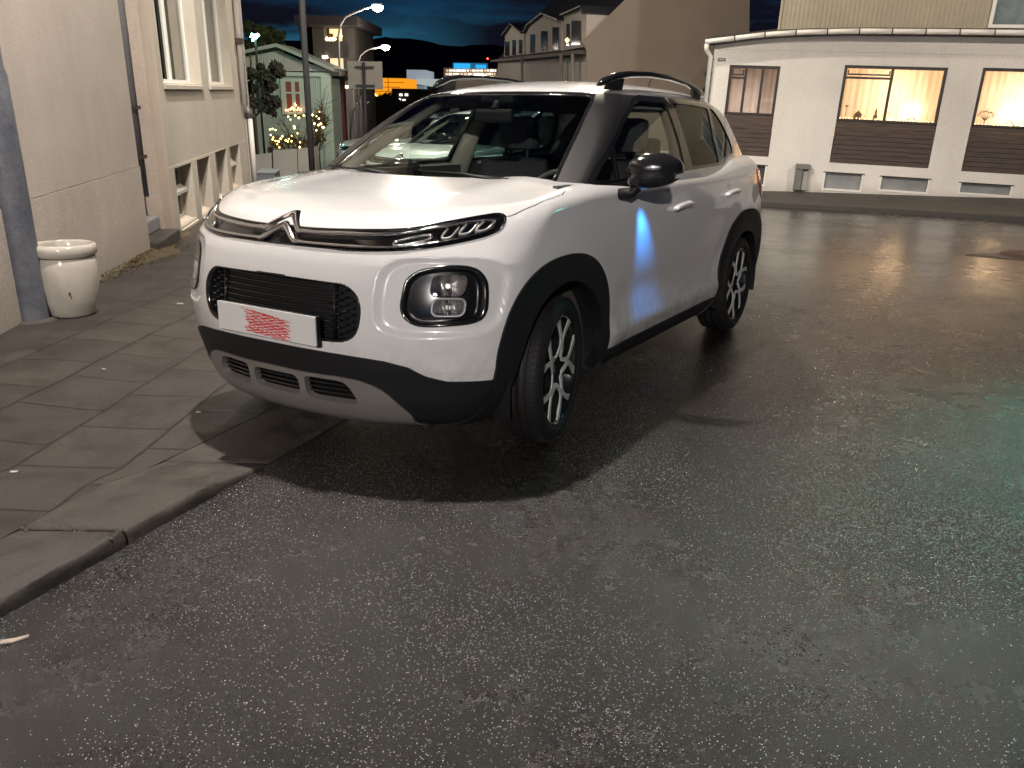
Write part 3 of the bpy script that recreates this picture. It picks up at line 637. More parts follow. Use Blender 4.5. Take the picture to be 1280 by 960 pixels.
    m.tube(ring, .014, 8, cap=False); m.box(-.83, -.77, .31, .43, .91, .99, .02); m.tube([(-.80, .20, .955), (-.80, .54, .955)], .014, 6); m.tube([(-.76, .37, .95), (-.60, .37, .90)], .03, 8); m.build('steering_wheel', DASH, car)
    m = MB(); m.box(-.80, -.765, -.115, .115, 1.355, 1.425, .015); m.tube([(-.78, 0, 1.42), (-.84, 0, 1.49)], .02, 8); m.box(-.98, -.80, -.10, .10, 1.455, 1.50, .015); m.build('rear_view_mirror', DARKIN, car)
    # roof rails
    for s in (1, -1):
        rl = MB(); pts = [(-.95, s*.515, 1.548), (-1.00, s*.52, 1.566), (-1.10, s*.535, 1.595), (-1.25, s*.548, 1.615), (-1.5, s*.556, 1.628), (-1.8, s*.558, 1.628), (-2.1, s*.553, 1.614), (-2.3, s*.543, 1.592), (-2.45, s*.532, 1.566), (-2.52, s*.525, 1.548)]
        rl.tube(pts, [.010, .024, .027, .023, .021, .021, .021, .023, .022, .010], 12, flat=(1.0, .75)); ra = rl.build('roof_rail', GLOSSBLK, car)
        for x0, x1, zt in ((-1.02, -1.17, 1.60), (-2.44, -2.28, 1.585)):
            ft = MB()
            dx = .03 if x1 < x0 else -.03; ft.add([(x0, s*.538, 1.53), (x1, s*.55, 1.53), (x1-dx, s*.55, zt+.012), (x0-dx, s*.54, zt-.01), (x0, s*.512, 1.53), (x1, s*.525, 1.53), (x1-dx, s*.532, zt+.012), (x0-dx, s*.52, zt-.01)], [(0, 1, 2, 3), (7, 6, 5, 4), (0, 4, 5, 1), (1, 5, 6, 2), (2, 6, 7, 3), (3, 7, 4, 0)]); ft.build('rail_foot', CLAD, ra)
    # mirrors
    for s in (1, -1):
        mb = MB(); C0 = np.array([-.60, s*.995, 1.155]); nu, nv = 26, 18; vs = []
        for i in range(nv+1):
            ph = -math.pi/2 + math.pi*i/nv
            for j in range(nu):
                th_ = 2*math.pi*j/nu; e = .82
                a = math.copysign(abs(math.cos(ph))**e, math.cos(ph)); cx, cy, cz = a*math.copysign(abs(math.cos(th_))**e, math.cos(th_)), a*math.copysign(abs(math.sin(th_))**e, math.sin(th_)), math.copysign(abs(math.sin(ph))**e, math.sin(ph))
                y_ = cy*.118; x_ = cx*(.085 if cx > 0 else .035) - .045*(cy if s*1 > 0 else cy)*1.0; z_ = cz*(.078 - .014*cy)
                vs.append((C0[0]+x_, C0[1]+s*y_, C0[2]+z_ + .010*cy))
        mb.add(vs, [(i*nu+j, i*nu+(j+1) % nu, (i+1)*nu+(j+1) % nu, (i+1)*nu+j) for i in range(nv) for j in range(nu)], True)
        if s < 0:
            Mf = Matrix.Translation((-1.12, -.82, 1.03)) @ Matrix.Rotation(rad(68), 4, 'Z') @ Matrix.Translation((.62, .90, -1.12)); mb.v = [tuple(Mf @ Vector(v)) for v in mb.v]
        mi = mb.build('door_mirror', mat('wet_black_mirror_shell', (.015, .015, .017), .14, coat=.8, bump=(260, .35, .0015, 2)), car)
        ft = MB(); ft.tube([(-.545, s*.845, 1.045), (-.56, s*.90, 1.055), (-.585, s*.935, 1.10), (-.60, s*.95, 1.13)], [.045, .042, .036, .03], 12, flat=(1, .62)); ft.build('mirror_foot', CLAD, mi)
        sg = MB(); sg.add([(C0[0]+x, C0[1]+s*y, C0[2]+z) for x, y, z in ((.020, .112, -.012), (-.030, .124, -.004), (-.035, .122, -.024), (.018, .110, -.028))] + [(C0[0]+x, C0[1]+s*y, C0[2]+z) for x, y, z in ((.0, .095, -.012), (-.04, .105, -.004), (-.045, .10, -.024), (.0, .092, -.028))], [(0, 1, 2, 3), (0, 4, 5, 1), (1, 5, 6, 2), (2, 6, 7, 3), (3, 7, 4, 0)]); sg.build('indicator', AMBER, mi) if s > 0 else None
    # door handles
    for nm, hx, hz in (('front_door', -1.30, .950), ('rear_door', -2.19, .972)):
        for k, s in enumerate((1, -1)):
            hm = MB(); x0, x1 = hx-.13, hx+.12; mf = lambda q, o: on_side(q, o, s)
            q = dens([(x0, hz-.002), (x0+.05, hz), (hx, hz-.003), (x1-.04, hz-.010), (x1, hz-.016)], 5)
            strip(hm, q, np.interp(np.arange(len(q)), [0, 3, len(q)-4, len(q)-1], [.014, .032, .026, .010]), .0, .034, mf, dome=.45); hd = hm.build('door_handle', P, doors[nm][k])
            cu = MB(); pr = np.array([(hx + .058*math.cos(a)+.01, hz+.022 + .030*math.sin(a)) for a in np.linspace(0, 2*math.pi, 20)[:-1]]); A = on_side(pr, .0012, s); c_ = on_side([(hx+.01, hz+.02)], .0012, s)
            cu.add([tuple(v) for v in A] + [tuple(c_[0])], [(i, (i+1) % 19, 19) for i in range(19)], True); cu.build('handle_cup_shade', mat('recess_shade_paint', (.60, .60, .60), .4, coat=.5), hd)  # flat greyer disc: shade of the grip cup put into the colour
    # tail lamps
    TL = rounded([(-2.93, 1.085), (-3.08, 1.06), (-3.2, 1.0), (-3.22, .90), (-3.10, .885), (-2.98, .90), (-2.92, .98)], 4)
    skin('tail_light', Bf, SH, [c_poly(TL, 'xz', 1, 0, lambda V, v: np.where(V[:, 1] > .4, v, 1))], REDLENS, car, off=.006, rim=.01, sides='both')
    # wipers
    for y0, y1 in ((.50, .02), (-.12, -.55)):
        wp = MB(); base = Vector((-.10, y0, 1.105)); tip = Vector((-.135, y1, 1.128)); mid = base.lerp(tip, .5) + Vector((.0, 0, .012))
        wp.tube([base, mid, tip], [.009, .007, .004], 6); wp.tube([base+Vector((-.02, .0, .012)), tip+Vector((-.015, -.04*1, .006))], .005, 6); wp.build('wiper', CLAD, car)
    an = MB(); an.tube([(-2.75, 0, 1.56), (-2.95, 0, 1.74)], [.006, .003], 6); an.build('roof_aerial', CLAD, car)
    # wheels
    for cx, cy, steer in ((0, .753, 10), (0, -.753, 10), (_dx, .755, 0), (_dx, -.755, 0)):
        s = 1 if cy > 0 else -1
        w = empty('wheel'); w.parent = car; w.location = (cx, cy, .323); w.rotation_euler = (0, rad(-14 if cx == 0 else 21), rad(steer))
        ty = MB(); hw = .1075
        prof = [(.243, -.088), (.252, -.102), (.268, -.1085), (.290, -.106), (.308, -.096), (.318, -.084), (.322, -.068), (.3225, -.052), (.3225, -.048), (.316, -.046), (.316, -.038), (.323, -.036), (.3235, -.012), (.3165, -.010), (.3165, .0), (.3165, .010), (.3235, .012), (.323, .036), (.316, .038), (.316, .046), (.3225, .048), (.3225, .052), (.322, .068), (.318, .084), (.308, .096), (.290, .106), (.268, .1085), (.252, .102), (.243, .088)]
        ty.lathe([(r, h) for r, h in prof], 72, 'y')
        for k in range(72):
            a = 2*math.pi*k/72
            for side in (-1, 1):
                c, sn = math.cos(a), math.sin(a); t_ = Vector((-sn, 0, c)); r_ = Vector((c, 0, sn)); b0 = r_*.3195 + Vector((0, side*.070, 0))
                v = [b0 + t_*dt + Vector((0, side*dy, 0)) + r_*dr for dt in (-.0095, .0095) for dy, dr in ((-.020, .0045), (.018, .0010), (.018, -.010), (-.020, -.006))]
                ty.add(v, [(0, 1, 2, 3), (7, 6, 5, 4), (0, 4, 5, 1), (1, 5, 6, 2), (3, 2, 6, 7), (0, 3, 7, 4)])
        ty.build('tyre', RUBBER, w)
        rm = MB(); rm.lathe([(r_*1.105, s*h_) for r_, h_ in ((.224, .096), (.218, .100), (.212, .090), (.205, .070), (.198, .02), (.194, -.06), (.215, -.09))], 64, 'y'); 
        rm.lathe([(.0, s*-.01), (.12, s*-.01), (.145, s*-.01), (.15, s*-.05)], 40, 'y'); rm.build('rim', RIMBLK, w)
        dk = MB(); dk.lathe([(.0, 0), (.055, s*.0), (.14, s*.004), (.142, s*-.01)], 40, 'y'); dk.build('brake_disc', mat('brake_steel', (.20, .19, .18), .4, metal=.8), w)
        def spoke(poly, h0, h1, a, mb, grow=0.):
            pp = [(px*math.cos(a)-py*math.sin(a), px*math.sin(a)+py*math.cos(a), math.hypot(px, py)) for px, py in poly]
            n_ = len(pp); dish = lambda r: .030 - .0*(r) - .022*max(0, (.10-r)/.10)
            vs = [(x, s*(h0+dish(r)), z) for x, z, r in pp] + [(x, s*(h1+dish(r)), z) for x, z, r in pp]
            mb.add(vs, [tuple(range(n_)), tuple(range(n_, 2*n_))] + [(i, (i+1) % n_, (i+1) % n_+n_, i+n_) for i in range(n_)])
        face = MB(); back = MB()
        for k in range(5):
            a = 2*math.pi*k/5 + .3
            for sg in (1, -1):
                arm = [(.046, sg*.036), (.075, sg*.028), (.100, sg*.018), (.122, sg*.020), (.150, sg*.040), (.178, sg*.068), (.196, sg*.092), (.208, sg*.062), (.186, sg*.044), (.160, sg*.024), (.130, sg*.004), (.112, sg*.001), (.094, sg*.001), (.070, sg*.010), (.050, sg*.020)]
                arm = [(x*1.11, y*1.11) for x, y in arm]; OH = .030
                spoke(arm, .024+OH, .030+OH, a, face)
                spoke([(x, y*1.22+sg*-.001) for x, y in arm], -.02, .0235+OH, a, back)
        face.build('spoke_face', RIMFACE, w); back.build('spoke_back', RIMBLK, w)
        hb = MB(); hb.lathe([(.0, s*.066), (.020, s*.066), (.030, s*.062), (.046, s*.056), (.050, s*.03), (.050, s*-.01)], 28, 'y')
        for k in range(5): q = 2*math.pi*k/5; hb.lathe([(0, s*.052), (.008, s*.052), (.009, s*.03)], 8, 'y', (.040*math.cos(q), 0, .040*math.sin(q)))
        hb.build('hub_cap', RIMBLK, w)
        if s > 0 or True:
            lg = MB()
            for dz in (.006, -.006):
                lg.add([(-.013, s*.0672, dz-.006), (0, s*.0672, dz+.005), (.013, s*.0672, dz-.006), (.013, s*.0672, dz-.001), (0, s*.0672, dz+.010), (-.013, s*.0672, dz-.001)], [(0, 1, 4, 5), (1, 2, 3, 4)])
            lg.build('hub_emblem', CHROME, w)
    return car

CAR = build_car('white crossover with black wheel arches and red scribble on its number plate, nearest the viewer')
CAR_YAW = rad(-121.1)
CAR.location = (-.5222, 3.8875, 0); CAR.rotation_euler = (0, 0, CAR_YAW)

# ================================================================== THE PLACE
TILT = rad(2.2)     # the street falls away from the viewer: walls stand plumb while the road plane tips
TM = Matrix.Rotation(TILT, 4, 'X')
UPV = TM.to_3x3() @ Vector((0, 0, 1))
def frame_mw(p0, d, roll=0.):
    """x along the facade, y into the building, z plumb"""
    d = Vector((d[0], d[1], 0)).normalized(); X = TM.to_3x3() @ d; Z = UPV.copy(); a = rad(roll)
    X, Z = X*math.cos(a) - Z*math.sin(a), Z*math.cos(a) + X*math.sin(a); Y = Z.cross(X)
    return Matrix(((X.x, Y.x, Z.x, p0[0]), (X.y, Y.y, Z.y, p0[1]), (X.z, Y.z, Z.z, p0[2]), (0, 0, 0, 1)))
def plumb(p0, rz=0.): return Matrix.Translation(p0) @ TM @ Matrix.Rotation(rz, 4, 'Z')
_R = [ _r2, _d2, _f ]
def at(u, v, Y):
    """photo pixel -> point at distance Y ahead of the viewer"""
    d = _r2*((u-640)/1030) + _d2*((v-480)/1030) + _f; return Vector((0, 0, CAM_H)) + d*(Y/d.y)
def empty_mw(name, mw, label, cat, group=None): return empty(name, mw=mw, label=label, cat=cat, group=group)
def nz(x, y, s=1.): return math.sin(x*1.7*s+y*2.3*s+1.3)*.5 + math.sin(x*3.1*s-y*1.9*s+.4)*.3 + math.sin(x*6.3*s+y*5.1*s)*.2

# ---- surfaces
def nodes(name):
    m = bpy.data.materials.new(name); m.use_nodes = True; MATS[name] = m; nt = m.node_tree; return m, nt, nt.nodes['Principled BSDF'], nt.nodes.new, nt.links.new
def road_material():
    m, nt, p, N, K = nodes('wet_asphalt'); tc = N('ShaderNodeTexCoord')
    agg = N('ShaderNodeTexVoronoi'); agg.inputs['Scale'].default_value = 185; K(tc.outputs['Object'], agg.inputs['Vector'])
    fine = N('ShaderNodeTexNoise'); fine.inputs['Scale'].default_value = 210; fine.inputs['Detail'].default_value = 5; fine.inputs['Roughness'].default_value = .7; K(tc.outputs['Object'], fine.inputs['Vector'])
    mid = N('ShaderNodeTexNoise'); mid.inputs['Scale'].default_value = 5.5; mid.inputs['Detail'].default_value = 8; mid.inputs['Roughness'].default_value = .65; K(tc.outputs['Object'], mid.inputs['Vector'])
    big = N('ShaderNodeTexNoise'); big.inputs['Scale'].default_value = .55; big.inputs['Detail'].default_value = 5; K(tc.outputs['Object'], big.inputs['Vector'])
    # colour: grit of lighter and darker stones, patches
    r = N('ShaderNodeValToRGB'); e = r.color_ramp.elements; e[0].position = .0; e[0].color = (.004, .0035, .0038, 1); e[1].position = 1.; e[1].color = (.056, .046, .044, 1)
    x = e.new(.5); x.color = (.0150, .0120, .0122, 1); x = e.new(.8); x.color = (.026, .0205, .0200, 1)
    K(agg.outputs['Color'], r.inputs[0])
    mx = N('ShaderNodeMixRGB'); mx.blend_type = 'MULTIPLY'; mx.inputs[0].default_value = .75
    r2 = N('ShaderNodeValToRGB'); r2.color_ramp.elements[0].position = .32; r2.color_ramp.elements[0].color = (.72, .72, .74, 1); r2.color_ramp.elements[1].position = .68; r2.color_ramp.elements[1].color = (1.15, 1.1, 1.05, 1)
    K(mid.outputs['Fac'], r2.inputs[0]); K(r.outputs[0], mx.inputs[1]); K(r2.outputs[0], mx.inputs[2])
    # pale chips: wet sparkle painted into the base colour, denser in noise patches
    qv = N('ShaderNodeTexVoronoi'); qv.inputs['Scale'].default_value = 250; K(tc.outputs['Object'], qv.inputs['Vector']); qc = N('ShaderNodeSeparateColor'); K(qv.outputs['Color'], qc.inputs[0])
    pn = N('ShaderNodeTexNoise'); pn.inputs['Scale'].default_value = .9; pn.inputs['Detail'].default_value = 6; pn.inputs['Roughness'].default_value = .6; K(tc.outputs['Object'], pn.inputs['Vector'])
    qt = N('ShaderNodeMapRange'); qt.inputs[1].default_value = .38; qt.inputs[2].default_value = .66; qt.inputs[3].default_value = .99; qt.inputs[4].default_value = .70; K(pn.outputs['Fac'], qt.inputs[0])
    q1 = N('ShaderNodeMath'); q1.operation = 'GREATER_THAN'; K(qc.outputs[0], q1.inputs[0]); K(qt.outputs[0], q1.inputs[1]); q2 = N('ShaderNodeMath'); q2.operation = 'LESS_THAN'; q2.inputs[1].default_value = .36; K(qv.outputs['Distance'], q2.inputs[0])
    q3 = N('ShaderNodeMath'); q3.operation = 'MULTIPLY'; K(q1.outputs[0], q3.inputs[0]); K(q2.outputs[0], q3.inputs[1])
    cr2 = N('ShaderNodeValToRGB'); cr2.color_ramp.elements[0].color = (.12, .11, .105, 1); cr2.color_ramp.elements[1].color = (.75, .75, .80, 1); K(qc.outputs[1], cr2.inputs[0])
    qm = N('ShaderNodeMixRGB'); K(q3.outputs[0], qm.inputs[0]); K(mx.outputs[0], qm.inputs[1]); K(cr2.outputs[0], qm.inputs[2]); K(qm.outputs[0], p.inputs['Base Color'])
    # wetness: where the film is thick the surface is smooth
    rr = N('ShaderNodeMapRange'); rr.inputs[1].default_value = .38; rr.inputs[2].default_value = .64; rr.inputs[3].default_value = .16; rr.inputs[4].default_value = .34
    ad = N('ShaderNodeMath'); ad.operation = 'MULTIPLY_ADD'; ad.inputs[1].default_value = .35; K(mid.outputs['Fac'], ad.inputs[0]); mb = N('ShaderNodeMath'); mb.operation = 'MULTIPLY'; mb.inputs[1].default_value = .65; K(big.outputs['Fac'], mb.inputs[0]); K(mb.outputs[0], ad.inputs[2])
    K(ad.outputs[0], rr.inputs[0])
    # some stones are wet and polished like glass, and the crossing further on has a smoother worn surface
    sc_ = N('ShaderNodeSeparateColor'); K(agg.outputs['Color'], sc_.inputs[0]); gt = N('ShaderNodeMath'); gt.operation = 'GREATER_THAN'; gt.inputs[1].default_value = .45
    pm = N('ShaderNodeMapRange'); pm.inputs[1].default_value = .40; pm.inputs[2].default_value = .62; pm.inputs[3].default_value = .985; pm.inputs[4].default_value = .55; K(pn.outputs['Fac'], pm.inputs[0]); K(pm.outputs[0], gt.inputs[1]); K(sc_.outputs[1], gt.inputs[0])
    rm = N('ShaderNodeMixRGB'); K(gt.outputs[0], rm.inputs[0]); K(rr.outputs[0], rm.inputs[1]); rm.inputs[2].default_value = (.07, .07, .07, 1)
    r_far = N('ShaderNodeMixRGB'); r_far.blend_type = 'MULTIPLY'; r_far.inputs[0].default_value = 1; K(rm.outputs[0], r_far.inputs[1]); fr_ = N('ShaderNodeMapRange'); fr_.inputs[1].default_value = 5.5; fr_.inputs[2].default_value = 11.; fr_.inputs[3].default_value = 1.; fr_.inputs[4].default_value = .95; K(fr_.outputs[0], r_far.inputs[2]); K(r_far.outputs[0], p.inputs['Roughness'])
    sx = N('ShaderNodeSeparateXYZ'); K(tc.outputs['Object'], sx.inputs[0]); wv_ = N('ShaderNodeMath'); wv_.operation = 'MULTIPLY_ADD'; wv_.inputs[1].default_value = 5.; K(big.outputs['Fac'], wv_.inputs[0]); K(sx.outputs['Y'], wv_.inputs[2])
    K(wv_.outputs[0], fr_.inputs[0]); fs = N('ShaderNodeMapRange'); fs.inputs[1].default_value = 5.5; fs.inputs[2].default_value = 11.; fs.inputs[3].default_value = 1.; fs.inputs[4].default_value = .10; K(wv_.outputs[0], fs.inputs[0])
    p.inputs['Specular IOR Level'].default_value = 1.0; p.inputs['IOR'].default_value = 1.5
    # relief
    v2 = N('ShaderNodeMath'); v2.operation = 'SUBTRACT'; v2.inputs[0].default_value = .6; K(agg.outputs['Distance'], v2.inputs[1]); v2m = N('ShaderNodeMath'); v2m.operation = 'MULTIPLY'; K(v2.outputs[0], v2m.inputs[0]); K(gt.outputs[0], v2m.inputs[1]); v2 = v2m
    b1 = N('ShaderNodeBump'); K(fs.outputs[0], b1.inputs['Strength']); b1.inputs['Distance'].default_value = .0048; K(v2.outputs[0], b1.inputs['Height'])
    b2 = N('ShaderNodeBump'); K(fs.outputs[0], b2.inputs['Strength']); b2.inputs['Distance'].default_value = .0042; K(fine.outputs['Fac'], b2.inputs['Height']); K(b1.outputs[0], b2.inputs['Normal'])
    b3 = N('ShaderNodeBump'); b3.inputs['Strength'].default_value = .25; b3.inputs['Distance'].default_value = .008; K(mid.outputs['Fac'], b3.inputs['Height']); K(b2.outputs[0], b3.inputs['Normal'])
    K(b3.outputs[0], p.inputs['Normal'])
    return m
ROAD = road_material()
def concrete(name, a, b, scale=3., rough=.75, bump=.4, bscale=90., wet=None, dist=.004, grime=None):
    if name in MATS: return MATS[name]
    m, nt, p, N, K = nodes(name); tc = N('ShaderNodeTexCoord')
    n1 = N('ShaderNodeTexNoise'); n1.inputs['Scale'].default_value = scale; n1.inputs['Detail'].default_value = 10; n1.inputs['Roughness'].default_value = .68; K(tc.outputs['Object'], n1.inputs['Vector'])
    n2 = N('ShaderNodeTexNoise'); n2.inputs['Scale'].default_value = bscale; n2.inputs['Detail'].default_value = 6; n2.inputs['Roughness'].default_value = .7; K(tc.outputs['Object'], n2.inputs['Vector'])
    r = N('ShaderNodeValToRGB'); r.color_ramp.elements[0].position = .33; r.color_ramp.elements[1].position = .68; r.color_ramp.elements[0].color = (*a, 1); r.color_ramp.elements[1].color = (*b, 1)
    K(n1.outputs['Fac'], r.inputs[0])
    mx = N('ShaderNodeMixRGB'); mx.blend_type = 'MULTIPLY'; mx.inputs[0].default_value = .5; r3 = N('ShaderNodeValToRGB'); r3.color_ramp.elements[0].position = .35; r3.color_ramp.elements[0].color = (.6, .6, .6, 1); r3.color_ramp.elements[1].position = .65; r3.color_ramp.elements[1].color = (1.2, 1.2, 1.2, 1)
    K(n2.outputs['Fac'], r3.inputs[0]); K(r.outputs[0], mx.inputs[1]); K(r3.outputs[0], mx.inputs[2]); K(mx.outputs[0], p.inputs['Base Color'])
    if grime:      # splash dirt along the foot, damp runs and blotches higher up
        sp = N('ShaderNodeSeparateXYZ'); K(tc.outputs['Object'], sp.inputs[0]); g0 = N('ShaderNodeMapRange'); g0.inputs[1].default_value = grime[0]; g0.inputs[2].default_value = grime[1]; g0.inputs[3].default_value = .85; g0.inputs[4].default_value = 0; K(sp.outputs['Z'], g0.inputs[0])
        mp = N('ShaderNodeMapping'); mp.inputs['Scale'].default_value = (2.4, 2.4, .9); K(tc.outputs['Object'], mp.inputs[0]); n4 = N('ShaderNodeTexNoise'); n4.inputs['Scale'].default_value = 1.; n4.inputs['Detail'].default_value = 9; n4.inputs['Roughness'].default_value = .7; K(mp.outputs[0], n4.inputs['Vector'])
        g1 = N('ShaderNodeMapRange'); g1.inputs[1].default_value = .47; g1.inputs[2].default_value = .75; g1.inputs[3].default_value = 0; g1.inputs[4].default_value = grime[2]; K(n4.outputs['Fac'], g1.inputs[0])
        g2 = N('ShaderNodeMath'); g2.operation = 'MULTIPLY'; K(g0.outputs[0], g2.inputs[0]); K(n1.outputs['Fac'], g2.inputs[1]); g3 = N('ShaderNodeMath'); g3.operation = 'ADD'; g3.use_clamp = True; K(g2.outputs[0], g3.inputs[0]); K(g1.outputs[0], g3.inputs[1])
        mg = N('ShaderNodeMixRGB'); mg.inputs[2].default_value = (a[0]*.38, a[1]*.36, a[2]*.32, 1); K(g3.outputs[0], mg.inputs[0]); K(mx.outputs[0], mg.inputs[1]); K(mg.outputs[0], p.inputs['Base Color'])
    if wet:
        rr = N('ShaderNodeMapRange'); rr.inputs[1].default_value = .35; rr.inputs[2].default_value = .65; rr.inputs[3].default_value = wet[0]; rr.inputs[4].default_value = wet[1]; K(n1.outputs['Fac'], rr.inputs[0]); K(rr.outputs[0], p.inputs['Roughness'])
    else: p.inputs['Roughness'].default_value = rough
    b = N('ShaderNodeBump'); b.inputs['Strength'].default_value = bump; b.inputs['Distance'].default_value = dist; K(n2.outputs['Fac'], b.inputs['Height']); K(b.outputs[0], p.inputs['Normal'])
    return m
PAVE = concrete('damp_pavement', (.026, .023, .021), (.055, .047, .041), 2.2, bump=.8, bscale=120, wet=(.40, .75), dist=.003)
KERB = concrete('kerb_stone', (.036, .032, .029), (.100, .086, .072), 7, .7, .9, 60, wet=(.45, .8), dist=.005)
STUCCO = concrete('rough_render_wall', (.55, .49, .435), (.65, .585, .525), 1.1, .9, .6, 70, dist=.004, grime=(-.1, .4, .16))
STUCCO_B = concrete('smooth_render_wall', (.44, .40, .345), (.53, .485, .42), .9, .9, .4, 80, grime=(-.2, .3, .16))
PILAST = concrete('pale_pink_render', (.60, .50, .42), (.68, .58, .49), 1.2, .9, .4, 80, grime=(-.2, .4, .3))
GREYWALL = concrete('blue_grey_render', (.27, .27, .285), (.34, .335, .35), 1.4, .85, .4, 70)
WHITEWALL = concrete('white_render_wall', (.66, .635, .595), (.76, .735, .69), .8, .9, .8, 45, dist=.006, grime=(-.02, .22, .14))
WHITEPAINT = mat('white_window_paint', (.74, .72, .68), .4)
WINGLASS = glass_mat('house_glass', (.80, .84, .84), reflect=1.2)
DIMGLASS = mat('dark_window', (.035, .04, .045), .08, spec=.8)
FROST = mat('frosted_cellar_glass', (.26, .27, .27), .25, vary=(3, (.16, .17, .18), .7))
WOODB = None
def wood_boards():
    m, nt, p, N, K = nodes('brown_board_cladding'); tc = N('ShaderNodeTexCoord'); mp = N('ShaderNodeMapping'); mp.inputs['Scale'].default_value = (1.2, 1, 26); K(tc.outputs['Object'], mp.inputs[0])
    n = N('ShaderNodeTexNoise'); n.inputs['Scale'].default_value = 2.2; n.inputs['Detail'].default_value = 8; K(mp.outputs[0], n.inputs['Vector'])
    r = N('ShaderNodeValToRGB'); r.color_ramp.elements[0].position = .3; r.color_ramp.elements[0].color = (.026, .017, .014, 1); r.color_ramp.elements[1].position = .7; r.color_ramp.elements[1].color = (.085, .060, .048, 1)
    K(n.outputs['Fac'], r.inputs[0]); K(r.outputs[0], p.inputs['Base Color']); p.inputs['Roughness'].default_value = .6
    b = N('ShaderNodeBump'); b.inputs['Distance'].default_value = .004; K(n.outputs['Fac'], b.inputs['Height']); K(b.outputs[0], p.inputs['Normal']); return m
WOODB = wood_boards()
DARKFRAME = mat('dark_brown_window_paint', (.030, .021, .018), .4)
def emis(name, c, s):
    if name in MATS: return MATS[name]
    return mat(name, tuple(min(1, x) for x in c), .5, emit=c, emit_s=s)

# ---- ground: one sheet to the horizon, pavement and kerbs on top
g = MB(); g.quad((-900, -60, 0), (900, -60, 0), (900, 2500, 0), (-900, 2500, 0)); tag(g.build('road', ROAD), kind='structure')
def kerb_x(y): return -1.42 + .38*(y-2.0)
def inner_x(y): return -1.66 + .27*(y-2.3) if y < 3.1 else kerb_x(y) - .442
def sm(t): t = max(0., min(1., t)); return t*t*(3-2*t)
def pave_z(x, y):
    a = .046*(1 - sm((y-2.72)/.40)); b = .046*sm((-x-1.9-(y-3.)*.02)/.7); return max(a, b, .004)
def pave_sheet(name, x0f, x1f, ys, nx, m, dz=0., col=None):
    mb = MB(); vs = []
    for y in ys:
        for i in range(nx+1):
            t = i/nx; x = x0f(y)*(1-t) + x1f(y)*t; vs.append((x, y, pave_z(x, y)+dz + .0018*nz(x*3, y*3)))
    n = nx+1; mb.add(vs, [(i*n+j, i*n+j+1, (i+1)*n+j+1, (i+1)*n+j) for i in range(len(ys)-1) for j in range(nx)], True)
    return tag(mb.build(name, m), kind='structure')
